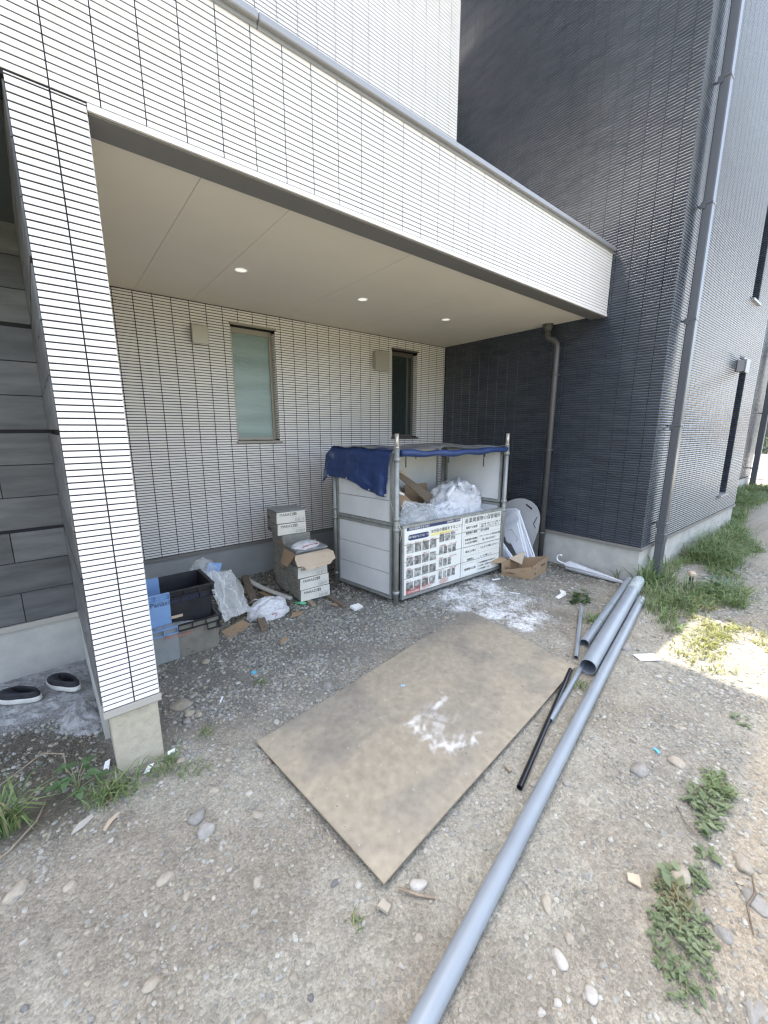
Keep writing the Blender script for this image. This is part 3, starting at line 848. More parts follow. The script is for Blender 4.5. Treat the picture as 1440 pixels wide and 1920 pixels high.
# ------------------------------------------------------------------ waste pen: pipe posts, white board panels, printed front
A0 = Vector((2.046, 0.628, 0)); AV = Vector((1.544, -0.05, 0)); BV = Vector((-0.126, 0.812, 0))
def q(s, t, z=0.0):
    p = A0 + AV * s + BV * t
    return Vector((p.x, p.y, z))
pen = thing('waste_pen', 'steel framed waste pen of white panels with Japanese waste sorting sign boards on its front', 'waste pen', (0, 0, 0))
for (s, t, top) in ((0, 0, 1.44), (1, 0, 1.435), (0, 1, 1.42), (1, 1, 1.42)):
    p = q(s, t); g = g1(p.x, p.y) - 0.02
    b = MB(); b.cyl((p.x, p.y, g), (p.x, p.y, top), 0.0243, 18); o = b.build('post', mGALV, pen)
    if t == 0:
        b = MB(); b.cyl((p.x, p.y, top + 0.0005), (p.x, p.y, top + 0.125), 0.019, 14, 0.0175); b.cyl((p.x, p.y, top + 0.0005), (p.x, p.y, top + 0.016), 0.023, 14)
        b.box(p.x - 0.002, p.x + 0.002, p.y - 0.0215, p.y - 0.017, top + 0.02, top + 0.115)
        b.build('joint_pin', mPIN, o)
    for z in (0.10, 0.70, 0.80, 1.33):
        b = MB(); b.cyl((p.x, p.y, z), (p.x, p.y, z + 0.035), 0.031, 14)
        dx = (0.035 if s == 0 else -0.035)
        b.box(p.x + min(dx, 0), p.x + max(dx, 0), p.y - 0.012, p.y + 0.012, z + 0.005, z + 0.03)
        b.build('clamp', mGALV, o)

def frame_panel(p0, p1, z0, z1, nb, mat, th=0.014, boards='panel_board'):
    """steel angle frame with nb white boards in it"""
    d = (p1 - p0).normalized(); L_ = (p1 - p0).length
    f = MB()
    f.slab(p0, p1, z1 - 0.026, z1, 0.03); f.slab(p0, p1, z0, z0 + 0.026, 0.03)
    f.slab(p0, p0 + d * 0.022, z0 + 0.0265, z1 - 0.0265, 0.03); f.slab(p1 - d * 0.022, p1, z0 + 0.0265, z1 - 0.0265, 0.03)
    f.build('panel_frame', mGALV, pen)
    h = (z1 - z0 - 0.054) / nb
    for k in range(nb):
        b = MB(); b.slab(p0 + d * 0.0235, p1 - d * 0.0235, z0 + 0.0275 + h * k + 0.003, z0 + 0.0275 + h * (k + 1) - 0.003, th, 0.002)
        b.build(boards, mat, pen)
    if nb > 1:
        f = MB()
        for k in range(1, nb):
            f.slab(p0 + d * 0.0235, p1 - d * 0.0235, z0 + 0.0275 + h * k - 0.0025, z0 + 0.0275 + h * k + 0.0025, th - 0.004)
        f.build('board_joint', mGALV, pen)
e = 0.045
pl0, pl1 = q(0, 1) + (q(0, 0) - q(0, 1)).normalized() * e, q(0, 0) - (q(0, 0) - q(0, 1)).normalized() * e
frame_panel(pl0, pl1, 0.045, 0.742, 3, mPANEL); frame_panel(pl0, pl1, 0.748, 1.40, 3, mPANEL)
pr0, pr1 = q(1, 0) + (q(1, 1) - q(1, 0)).normalized() * e, q(1, 1) - (q(1, 1) - q(1, 0)).normalized() * e
frame_panel(pr0, pr1, 0.045, 0.79, 3, mPANEL); frame_panel(pr0, pr1, 0.80, 1.40, 1, mPANEL)
pb0, pb1 = q(0, 1) + AV.normalized() * e, q(1, 1) - AV.normalized() * 0.10
frame_panel(pb0, pb1, 0.045, 0.742, 3, mPANEL); frame_panel(pb0, pb1, 0.748, 1.40, 1, mPANEL)
pf0, pf1 = q(0, 0) + AV.normalized() * 0.045, q(1, 0) - AV.normalized() * 0.045
fn = Vector((AV.y, -AV.x, 0)).normalized()
pf0 += fn * 0.02; pf1 += fn * 0.02
frame_panel(pf0, pf1, 0.045, 0.752, 4, mSIGN, 0.016, 'sign_board')
FW = (pf1 - pf0).length
FR = frame4(pf0 + fn * 0.0086, AV, (0, 0, 1))
def prints(name, mat, rs, lift=0.0):
    b = MB()
    for (u0, u1, v0, v1) in rs:
        b.box(u0, u1, v0, v1, lift, lift + 0.0005)
    o = b.build(name, mat, pen); o.data.transform(FR); return o
US = 0.795
prints('board_split', mGALV, [(US - 0.004, US + 0.004, 0.075, 0.722)])
prints('navy_strip', mNAVY, [(0.055, US - 0.03, 0.694, 0.724)])
prints('yellow_marker', mYEL, [(0.36, 0.62, 0.600, 0.630)])
bl = MB(); h_ = 0.027; cx0, cx1, cy = 0.07 + h_, 0.335 - h_, 0.628
pts = [(cx1 + h_ * math.sin(a), cy + h_ * math.cos(a), 0.0) for a in np.linspace(0, PI, 9)] + [(cx0 - h_ * math.sin(a), cy - h_ * math.cos(a), 0.0) for a in np.linspace(0, PI, 9)]
bl.poly(pts, (0, 0, 0.0006)); o = bl.build('navy_pill', mNAVY, pen); o.data.transform(FR)
ph = []; caps = []
for r in range(4):
    v0 = 0.478 - r * 0.122
    for c in range(4):
        ph.append((0.055 + c * 0.098, 0.055 + c * 0.098 + 0.084, v0, v0 + 0.085))
    v0 = 0.520 - r * 0.128
    n = (3, 4, 3, 4)[r]
    w = 0.066 if n == 3 and r == 0 else 0.050
    for c in range(n):
        ph.append((0.475 + c * (w + 0.012), 0.475 + c * (w + 0.012) + w, v0, v0 + 0.078))
for i, r in enumerate(ph):
    prints('photo_print', mPHOTO, [r])
prints('red_label', mRED, [(0.055, 0.235, 0.052 + 0.027, 0.145 - 0.005)])
grid = []
u0, u1 = US + 0.03, FW - 0.03
for v in (0.085, 0.215, 0.30, 0.395, 0.52, 0.575, 0.635, 0.715):
    grid.append((u0, u1, v, v + 0.0022))
grid += [(u0, u0 + 0.0022, 0.085, 0.717), (u1 - 0.0022, u1, 0.085, 0.717), (u0 + 0.24, u0 + 0.242, 0.085, 0.635)]
prints('table_rule', mGREYINK, grid, 0.0002)
FT = FR @ Matrix.Translation((0, 0, 0.0011))
text_mesh([('産業廃棄物の保管場所', u0 + (u1 - u0) / 2, 0.677, 0.058, 'CENTER'),
           ('保管する産業', u0 + 0.12, 0.604, 0.030, 'CENTER'), ('廃棄物の種類', u0 + 0.12, 0.545, 0.030, 'CENTER'),
           ('がれき類・廃プラスチック類・木くず', u0 + 0.26, 0.612, 0.022, 'LEFT'), ('金属くず・ガラスくず・紙くず', u0 + 0.26, 0.588, 0.022, 'LEFT'),
           ('混合 廃棄物', u0 + 0.26, 0.545, 0.027, 'LEFT'),
           ('保管場所の管理者', u0 + 0.12, 0.475, 0.025, 'CENTER'), ('の氏名及び連絡先', u0 + 0.12, 0.44, 0.025, 'CENTER'),
           ('パナソニックホームズ株式会社 建設部', u0 + 0.25, 0.482, 0.0215, 'LEFT'), ('TEL  043-312-0671', u0 + 0.29, 0.44, 0.030, 'LEFT'),
           ('積み上げ高さ', u0 + 0.12, 0.345, 0.028, 'CENTER'), ('1.2m 以下に積み上げること', u0 + 0.27, 0.355, 0.026, 'LEFT'),
           ('飛散防止', u0 + 0.12, 0.255, 0.028, 'CENTER'), ('シートで覆うこと', u0 + 0.27, 0.255, 0.025, 'LEFT'),
           ('廃棄物の注意', u0 + 0.12, 0.15, 0.030, 'CENTER'), ('① 産業廃棄物以外は置かない', u0 + 0.255, 0.185, 0.022, 'LEFT'),
           ('② 分別して保管すること', u0 + 0.255, 0.15, 0.022, 'LEFT'), ('③ 火気厳禁とする', u0 + 0.255, 0.113, 0.022, 'LEFT'),
           ('18分別の徹底をすること！', 0.35, 0.645, 0.0385, 'LEFT')], 'sign_lettering', mINK, pen, FT)
text_mesh([('現場で発生するゴミは、下記', 0.2, 0.629, 0.0215, 'CENTER'), ('大切な資源を守るために', 0.08, 0.709, 0.024, 'LEFT'), ('建設現場のごみ分別', US - 0.04, 0.709, 0.020, 'RIGHT'),
           ('お願い', 0.145, 0.122, 0.026, 'CENTER'), ('ゴミの持込み厳禁', 0.145, 0.094, 0.018, 'CENTER')], 'white_lettering', mSIGN, pen, FT)
capt = []
for r in range(4):
    for c in range(0, 4, 2 if r else 1):
        capt.append((('木くず', '紙くず', '廃プラ', '金属くず', 'ガラス', '石膏ボード', '断熱材', '電線くず')[(r * 3 + c) % 8], 0.06 + c * 0.098, 0.572 - r * 0.122, 0.017, 'LEFT'))
    capt.append((('塩ビ管・クロス', '混合廃棄物', '梱包材', '生活ごみ')[r], 0.48, 0.607 - r * 0.128, 0.017, 'LEFT'))
    capt.append((('※ 分別して下さい', '※ 袋に入れる事', '※ 水切りする事', '※ 会社別に持帰り')[r], 0.62, 0.607 - r * 0.128, 0.015, 'LEFT'))
for r in range(4):
    capt.append((('現場から出るごみは必ず', '決められた分別で', '保管場所に整理して', '置いて下さい')[r], 0.25, 0.135 - r * 0.017, 0.0155, 'LEFT'))
    capt.append((('※ ご協力お願い致します', '※ 分別不良は持ち帰り', '※ 不明な物は監督まで', '※ 毎日清掃すること')[r], 0.48, 0.128 - r * 0.016, 0.014, 'LEFT'))
text_mesh(capt, 'red_lettering', mRED, pen, FT)

# blue tarp over the pen
tp = thing('blue_tarp', 'dusty blue tarp covering the waste pen and hanging down its left side', 'tarp', (0, 0, 0))
def tarp_grid(fn_, n, m, name, mat, th=0.003):
    V = np.array([fn_(i / (n - 1), j / (m - 1)) for j in range(m) for i in range(n)])
    ii = np.arange(n * m).reshape(m, n)
    F = np.stack([ii[:-1, :-1], ii[:-1, 1:], ii[1:, 1:], ii[1:, :-1]], -1).reshape(-1, 4)
    o = link(name, nm(name, V, F, mat, smooth=True), tp)
    md = o.modifiers.new('thickness', 'SOLIDIFY'); md.thickness = th * 0.5
    return o
def hang(u, v):
    # u: rear (0) to front (1); v: top (0) to hem (1)
    s_ = 1.10 - 1.06 * u
    drop = 0.30 + 0.105 * sstep(0.25, 1.0, np.array(u)) - 0.02 * math.sin(u * 6)
    p = q(0, s_)
    outw = Vector((-1, 0.03, 0))
    bulge = 0.035 + 0.03 * v * (1 - u) + 0.012 * math.sin(u * 13 + v * 2) * v + 0.012 * math.sin(u * 31 + 1) * v * u + 0.02 * math.sin((u - v * 0.25) * 22) * v * max(0, u - 0.55)
    bulge += 0.006 * (fbm(u * 9, v * 5, 71, 3) - 0.5) * 4
    top = 1.425 - 0.02 * float(sstep(0.0, 0.09, np.array(0.09 - u))) - (0.03 * max(0, 0.08 - u) / 0.08) + 0.006 * math.sin(u * 17)
    r = min(v / 0.08, 1.0)
    pinch = 0.10 * max(0.0, u - 0.86) / 0.14 * v
    return (p.x + outw.x * (bulge * r), p.y + pinch * 0.6, float(top - drop * v + 0.012 * (1 - r)))
hg = tarp_grid(hang, 60, 34, 'side_flap', mTARP)
def topf(u, v):
    p = q(-0.02 + 1.04 * u, 1.06 - 1.06 * v)
    z = 1.432 + 0.010 * math.sin(u * 9 + v * 4) + 0.03 * float(fbm(u * 7, v * 6, 77, 3) - 0.5) - 0.02 * math.sin(PI * u) * math.sin(PI * v)
    return (p.x, p.y, z)
tarp_grid(topf, 60, 34, 'top_sheet', mTARPD)
b = MB(); pts = []; rs = []
for k in range(33):
    u = k / 32; p = q(0.02 + 0.965 * u, -0.012)
    pts.append((p.x, p.y, 1.398 - 0.018 * math.sin(PI * u) + 0.006 * math.sin(u * 25))); rs.append(0.030 + 0.004 * math.sin(u * 19) - 0.006 * (u > 0.94))
b.tube(pts, rs, 12); b.build('front_roll', mTARP, tp)
b = MB()
for (u, ln) in ((0.055, 0.10), (0.13, 0.03), (0.40, 0.085), (0.735, 0.15), (0.745, 0.05), (0.92, 0.04)):
    p = q(u, -0.02); b.box(p.x - 0.006, p.x + 0.006, p.y - 0.004, p.y, 1.375 - ln, 1.378)
b.build('tie_strap', mBLKC, tp)
he = hang(0.985, 0.985)
b = MB(); b.cyl((he[0] - 0.006, he[1], he[2] + 0.01), (he[0] + 0.006, he[1], he[2] + 0.01), 0.012, 14); b.build('eyelet', mPIN, tp)
for u_ in (0.08, 0.38, 0.68):
    hp2 = hang(u_, 0.965)
    b = MB(); b.cyl((hp2[0] - 0.005, hp2[1], hp2[2]), (hp2[0] + 0.005, hp2[1], hp2[2]), 0.009, 12); b.build('eyelet', mPIN, tp)
b = MB(); b.tube([(he[0] - .008, he[1] + .005, he[2] + .01), (he[0] + 0.02, he[1] - 0.03, 1.0), (2.03, 0.60, 0.80), (2.05, 0.596, 0.77)], 0.0018, 6)
b.tube([(2.05, 0.596, 0.77), (2.022, 0.61, 0.76), (2.05, 0.655, 0.765), (2.075, 0.62, 0.77), (2.05, 0.597, 0.76), (2.09, 0.60, 0.70), (2.07, 0.601, 0.62)], 0.003, 6)
p = q(1, 0); b.tube([(p.x + .02, p.y - .005, 1.36), (p.x + 0.028, p.y - 0.004, 1.15), (p.x - 0.03, p.y - 0.03, 0.85), (p.x - 0.06, p.y - 0.035, 0.76)], 0.0022, 6)
b.build('tie_cord', mCYAN if False else mHOSE, tp)

# contents of the pen
def film(corners, amp, seed, label, mat, n=44, layers=2, cat='plastic bag', name='clear_bag'):
    c = [np.array(p, float) for p in corners]
    u, v = np.meshgrid(np.linspace(0, 1, n), np.linspace(0, 1, n))
    base = ((1 - u) * (1 - v))[..., None] * c[0] + (u * (1 - v))[..., None] * c[1] + (u * v)[..., None] * c[2] + ((1 - u) * v)[..., None] * c[3]
    nrm = np.cross(c[1] - c[0], c[3] - c[0]); nrm /= np.linalg.norm(nrm)
    VV, FF = [], []
    for l in range(layers):
        q_ = 1 - 2.4 * np.abs(vnoise(u * 3.2 + seed + l * 9, v * 1.6 + u * 1.3, seed + l) - 0.5)
        h = amp * (q_ + 0.5 * (1 - 2.4 * np.abs(vnoise(u * 7 + v * 3 + seed, v * 5 - u * 2, seed + 3 + l) - 0.5)) + 0.22 * (vnoise(u * 17, v * 17, seed + 6 + l) - 0.5)) + l * amp * 1.2 * np.sin(u * PI) * np.sin(v * PI)
        e_ = 0.05 * (vnoise(v * 6 + seed, u * 6, seed + 8) - 0.5)
        Pp = base + nrm * h[..., None] + (c[1] - c[0]) * e_[..., None] + (c[3] - c[0]) * e_[..., None]
        Pp[..., 2] = np.maximum(Pp[..., 2], 0.015)
        ii = np.arange(n * n).reshape(n, n) + l * n * n
        VV.append(Pp.reshape(-1, 3)); FF.append(np.stack([ii[:-1, :-1], ii[:-1, 1:], ii[1:, 1:], ii[1:, :-1]], -1).reshape(-1, 4))
    return tag(link(name, nm(name, np.concatenate(VV), np.concatenate(FF), mat, smooth=True)), label, cat)
def crumple(loc, size, seed, amp=0.16, sub=4, flat=0.25, name='bag', mat=mBAGW, label='', cat='bag', group=None, freq=2.6, rot=0.0):
    bm = bmesh.new(); bmesh.ops.create_icosphere(bm, subdivisions=sub, radius=1.0)
    P = np.array([v.co[:] for v in bm.verts])
    def nz(P, f, sd):
        return (vnoise(P[:, 0] * f + sd, P[:, 1] * f + P[:, 2] * f * 0.7, sd) + vnoise(P[:, 1] * f + sd, P[:, 2] * f - P[:, 0] * f * 0.6, sd + 5)) - 1
    r = 1 + amp * (1 - 2.2 * np.abs(nz(P, freq, seed))) + amp * 0.6 * (1 - 2.2 * np.abs(nz(P, freq * 2.3, seed + 9))) + amp * 0.34 * (1 - 2.2 * np.abs(nz(P, freq * 5.2, seed + 19)))
    Q = P * r[:, None] * np.array(size)
    Q[:, 2] = np.maximum(Q[:, 2], -size[2] * flat)
    for v, p in zip(bm.verts, Q):
        v.co = p
    me = bpy.data.meshes.new(name); bm.to_mesh(me); bm.free(); me.materials.append(mat)
    me.polygons.foreach_set('use_smooth', np.full(len(me.polygons), sub >= 5))
    me.transform(Matrix.Rotation(rot, 4, 'Z'))
    z0 = min(v.co.z for v in me.vertices); me.transform(Matrix.Translation((0, 0, -z0)))
    o = link(name, me, loc=loc)
    tag(o, label, cat, group)
    return o

lowbox = [((2.50, 0.95), (0.46, 0.44), 0.50), ((3.02, 1.0), (0.44, 0.46), 0.46), ((3.36, 0.92), (0.18, 0.40), 0.42)]
for i, ((x, y), (w, d), h) in enumerate(lowbox):
    t = thing('waste_carton', ('brown waste carton at the bottom left inside the pen', 'brown waste carton at the bottom middle inside the pen', 'small brown waste carton at the bottom right inside the pen')[i], 'carton', (x, y, 0.005), 0.05 * i, 'cartons buried in the waste pen')
    b = MB(); b.box(-w / 2, w / 2, -d / 2, d / 2, 0, h, 0.006); b.build('carton_body', mCARD, t)
    b = MB(); b.box(-0.03, 0.03, -d / 2 + 0.01, d / 2 - 0.01, h + 0.0005, h + 0.0015); b.build('tape', mCARDIN, t)
crumple((3.20, 0.97, 0.465), (0.36, 0.24, 0.36), 3, 0.15, 5, 0.45, 'rubbish_bag', mBAGW, 'large white plastic rubbish bag heaped at the back of the waste pen', 'rubbish bag')
crumple((2.99, 0.84, 0.47), (0.28, 0.16, 0.24), 14, 0.16, 5, 0.5, 'rubbish_bag', mBAGW, 'smaller white plastic bag lying in front of the big bag in the pen', 'rubbish bag')
crumple((2.46, 0.86, 0.507), (0.27, 0.17, 0.20), 24, 0.16, 5, 0.6, 'clear_bag', mBAGC, 'clear plastic bag around a small cream box behind the sorting sign', 'rubbish bag')
t = thing('small_box', 'small cream cardboard box seen through the clear bag in the pen', 'box', (2.47, 0.80, 0.513), 0.1)
b = MB(); b.box(-0.08, 0.08, -0.05, 0.05, 0, 0.225, 0.004); b.build('box_body', mCREAM, t)
b = MB(); b.box(-0.008, 0.008, -0.0515, -0.0505, 0.01, 0.215); b.build('tape', mCARDIN, t)
film([(2.74, 0.80, 0.83), (3.16, 0.90, 0.955), (3.50, 0.80, 0.74), (3.05, 0.70, 0.67)], 0.03, 12, 'pale white plastic sheet folded over the front of the bags in the pen', mFILMW, layers=1, cat='plastic sheet', name='white_film')
film([(2.20, 0.74, 0.72), (2.36, 0.86, 0.93), (2.76, 0.82, 0.85), (2.72, 0.70, 0.66)], 0.03, 17, 'clear plastic sheet peaked over the small cream box in the pen', mFILMC, layers=2, cat='plastic sheet', name='clear_film')
foam = ((2.97, 0.82, 0.96, 0.85), (3.14, 0.83, 1.005, -1.2), (3.33, 0.80, 0.95, -0.95))
for i, (x, y, z, a) in enumerate(foam):
    b = MB(); b.obox((0, 0, 0), (0.035, 0.03, 0.15), (0.2, a, 0.3), 0.003); o = b.build('foam_offcut', mFOAM); o.location = (x, y, z)
    tag(o, 'white foam strip sticking out of the white rubbish bags in the pen', 'foam strip', 'foam strips in the waste pen')
def sheet(pts, th, name, mat, label, cat, group=None):
    p = [Vector(v) for v in pts]; n = (p[1] - p[0]).cross(p[2] - p[0]).normalized() * th
    b = MB(); b.poly(pts, n); o = b.build(name, mat)
    return tag(o, label, cat, group)
sheet([(2.18, 1.10, 0.55), (2.20, 1.12, 1.05), (2.46, 1.12, 1.03), (2.88, 1.02, 0.62), (2.88, 1.0, 0.5)], 0.006, 'cardboard_sheet', mCARD, 'broad brown cardboard sheet leaning behind the left post of the pen', 'cardboard sheet', 'cardboard sheets in the waste pen')
sheet([(2.40, 1.06, 1.16), (2.47, 1.055, 1.17), (3.03, 0.98, 0.82), (2.88, 0.98, 0.77)], 0.012, 'cardboard_sheet', mDWOOD, 'dark folded cardboard strip slanting across the waste pen', 'cardboard sheet', 'cardboard sheets in the waste pen')
sheet([(2.44, 1.075, 1.19), (2.50, 1.07, 1.19), (2.72, 1.07, 1.02), (2.60, 1.07, 1.02)], 0.006, 'cardboard_sheet', mCARDIN, 'pale creased cardboard edge at the upper left inside the pen', 'cardboard sheet', 'cardboard sheets in the waste pen')
sheet([(2.70, 1.20, 0.6), (2.70, 1.25, 1.00), (3.05, 1.26, 1.0), (3.08, 1.22, 0.6)], 0.006, 'cardboard_sheet', mCARD, 'upright brown carton flap at the back wall of the pen', 'cardboard sheet', 'cardboard sheets in the waste pen')
sheet([(2.39, 1.06, 0.975), (2.385, 1.055, 0.995), (2.50, 1.03, 0.955), (2.50, 1.03, 0.93)], 0.004, 'white_tag', mPAPER, 'white paper tag on the leaning cardboard in the pen', 'paper tag')

# ------------------------------------------------------------------ cartons of tiles
def carton(loc, rz, size, label, back=False, logo=True, cream=True):
    w, d, h = size
    t = thing('tile_carton', label, 'carton', loc, rz, 'cartons of floor tiles stacked by the porch wall')
    bm_ = MB(); b = bm_
    n = 6
    # body with a slightly bulged lid edge
    b.box(-w / 2 + 0.006, w / 2 - 0.006, -d / 2 + 0.004, d / 2, 0.001, h - 0.002, 0.004)
    b.build('carton_body', mCARTG, t)
    b = MB(); b.poly([(-w / 2, -d / 2 - 0.002, 0.002), (w / 2 - 0.002, -d / 2 - 0.002, 0.002), (w / 2 - 0.004, -d / 2 - 0.004, h - 0.003), (-w / 2 + 0.002, -d / 2 - 0.010, h - 0.003)], (0, 0.005, 0))
    b.build('front_panel', mCREAM if cream else mCARTG, t)
    b = MB(); b.obox((-w / 2 + 0.002, -d * 0.18, h * 0.5), (0.006, d * 0.5, h * 0.9), (0, random.uniform(-0.12, 0.12), 0)); b.build('side_flap', mCARTG, t)
    if logo:
        FRc = Matrix.Translation((0, -d / 2 - 0.0085, 0)) @ Matrix(((1, 0, 0, 0), (0, 0, -1, 0), (0, 1, 0, 0), (0, 0, 0, 1)))
        FRc = FRc @ Matrix.Rotation(0.0, 4, 'X')
        text_mesh([('MARAZZI', -w / 2 + 0.030, h * 0.74, 0.036, 'LEFT')], 'lettering', mINK, t, FRc @ Matrix.Translation((0, 0, 0.0005)))
        b = MB(); x = w * 0.085
        b.box(x, x + 0.026, -d / 2 - 0.0098, -d / 2 - 0.0088, h * 0.64, h * 0.64 + 0.026); b.build('logo_square', mINK, t)
        b = MB(); b.box(x + 0.006, x + 0.020, -d / 2 - 0.0103, -d / 2 - 0.0099, h * 0.64 + 0.005, h * 0.64 + 0.011); b.box(x + 0.006, x + 0.020, -d / 2 - 0.0103, -d / 2 - 0.0099, h * 0.64 + 0.015, h * 0.64 + 0.021); b.build('logo_mark', mCREAM, t)
        b = MB(); b.box(w * 0.0, w * 0.46, -d / 2 - 0.0080, -d / 2 - 0.0073, h * 0.48, h * 0.5)
        for k in range(7):
            b.box(w * 0.12 + k * 0.0145, w * 0.12 + k * 0.0145 + random.uniform(.004, .01), -d / 2 - 0.0068, -d / 2 - 0.0062, h * 0.10, h * 0.36)
        b.build('barcode', mGREYINK, t)
    return t
CH = 0.113
fx, fy = 1.512, 1.305
gb = 0.028
for k in range(4):
    lb = ('lowest MARAZZI' if False else ('lowest', 'second', 'third', 'top open')[k])
    lab = ('cream fronted tile carton at the bottom of the front stack', 'cream fronted tile carton second from the bottom of the front stack', 'cream fronted tile carton directly under the opened one', 'opened tile carton on top of the front stack with brown flaps hanging down')[k]
    t = carton((fx - 0.006 * k + random.uniform(-.003, .003), fy + 0.004 * k, gb + CH * k), math.radians(-2.0 + (-1, 0.6, -0.6, 0.3)[k]), (0.305, 0.275, CH), lab, logo=k < 3)
    if k == 3:
        w, d, h = 0.305, 0.275, CH
        b = MB(); b.poly([(-w / 2 - 0.02, -d / 2 - 0.012, h + 0.006), (w / 2 + 0.01, -d / 2 - 0.012, h + 0.012), (w / 2 + 0.045, -d / 2 - 0.05, h - 0.01), (w / 2 + 0.05, -d / 2 - 0.08, h - 0.07), (w / 2 + 0.01, -d / 2 - 0.088, h - 0.085), (w / 2 - 0.01, -d / 2 - 0.09, h - 0.11), (-w / 2 + 0.05, -d / 2 - 0.10, h - 0.125), (-w / 2 + 0.02, -d / 2 - 0.085, h - 0.085), (-w / 2 - 0.03, -d / 2 - 0.07, h - 0.08), (-w / 2 - 0.035, -d / 2 - 0.03, h - 0.02)], (0, 0.004, 0.001))
        b.build('front_flap', mCARDIN, t)
        b = MB(); b.poly([(-w / 2 - 0.008, -d / 2 + 0.005, h + 0.012), (-w / 2 - 0.008, d / 2 - 0.01, h + 0.012), (-w / 2 - 0.06, d / 2 - 0.04, h - 0.115), (-w / 2 - 0.06, -d / 2 + 0.09, h - 0.125)], (-0.003, 0, 0.002)); b.build('side_flap', mCARD, t)
        b = MB(); b.poly([(-w / 2 - 0.004, d / 2 - 0.06, h + 0.004), (-w / 2 - 0.004, d / 2 - 0.005, h + 0.004), (-w / 2 - 0.07, d / 2 + 0.02, h + 0.10), (-w / 2 - 0.055, d / 2 - 0.10, h + 0.09)], (0.003, -0.001, 0)); b.build('raised_flap', mCARD, t)
        for j in range(3):
            b = MB(); b.box(-w / 2 + 0.006, w / 2 + 0.02, -d / 2 + 0.01 + 0.015 * (2 - j), d / 2 - 0.004, h + 0.001 + 0.0115 * j, h + 0.0115 * (j + 1) - 0.0005, 0.001); b.build('floor_tile', mSLATE, t)
topz = gb + CH * 4 + 0.036
t = thing('adhesive_packet', 'white plastic packet with a red printed band on the opened carton', 'packet', (fx - 0.03, fy - 0.02, topz), 0.12)
pk = crumple((0, 0, 0), (0.125, 0.085, 0.042), 31, 0.12, 3, 0.3, 'packet_body', mBAGW)
for k_ in ('label', 'category'):
    del pk[k_]
pk.parent = t
b = MB(); b.obox((0.0, -0.083, 0.032), (0.17, 0.002, 0.020), (0.55, 0, 0.02)); b.build('red_band', mRED, t)
b = MB(); b.obox((0.09, -0.03, 0.058), (0.03, 0.02, 0.002), (0.3, 0.3, 0.4)); b.build('red_corner', mRED, t)
text_mesh([('圧着セメント', 0, 0, 0.016, 'CENTER')], 'lettering', mSIGN, t, Matrix.Translation((0, -0.0856, 0.033)) @ Matrix.Rotation(PI / 2 - 0.55 + 0.55 - 0.5, 4, 'X'))
bx, by = 1.515, 1.63
names = ['bottom', 'second', 'third', 'fourth', 'fifth', 'sixth', 'topmost']
for k in range(7):
    lab = {0: 'grey tile carton at the bottom of the taller rear stack', 5: 'tile carton just under the topmost one of the rear stack', 6: 'topmost tile carton of the rear stack, its cream end curling open'}.get(k, 'grey tile carton %s from the bottom of the taller rear stack' % names[k])
    t = carton((bx - (0.045 if k >= 5 else 0.012 * (k % 2)) + random.uniform(-.006, .006), by + 0.005 * k, gb + 0.0 + (CH + 0.001) * k), math.radians(-3 + random.uniform(-2.5, 2.5)), (0.295, 0.30, CH), lab, logo=k >= 5, cream=k >= 5)
    if k >= 5:
        b = MB(); b.box(-0.1495, -0.1476, 0.02, 0.11, 0.02, 0.045); b.build('printed_label', mINK, t)
b = MB(); b.box(-0.155, 0.16, -0.15, 0.155, 0, 0.006); o = b.build('cardboard_sheet', mSLATE); o.location = (bx - 0.045, by + 0.02, gb + 7 * (CH + 0.001) + 0.002); o.rotation_euler = (0, 0.02, -0.06)
tag(o, 'grey flat sheet lying on the topmost carton of the rear stack', 'cardboard sheet')

# battens under the cartons
def plank(p0, p1, w, h, label, mat=mWOOD, name='timber_batten', group='loose timber battens', roll=0.0):
    p0 = Vector(p0); p1 = Vector(p1); d = p1 - p0
    b = MB(); b.cube(Matrix.Diagonal((w, d.length, h, 1)), 0.003); o = b.build(name, mat)
    o.matrix_world = Matrix.Translation((p0 + p1) / 2) @ d.to_track_quat('Y', 'Z').to_matrix().to_4x4() @ Matrix.Rotation(roll, 4, 'Y')
    return tag(o, label, 'batten', group)
plank((1.425, 1.06, 0.016), (1.50, 1.74, 0.014), 0.045, 0.028, 'pale timber batten poking out under the left of the front cartons')
plank((1.635, 0.86, 0.016), (1.645, 1.74, 0.014), 0.045, 0.028, 'grey timber batten poking out under the right of the front cartons', mDWOOD)
plank((0.885, 0.885, 0.022), (1.13, 1.98, 0.10), 0.065, 0.028, 'long weathered timber stake slanting between the bags and the wall', mDWOOD)

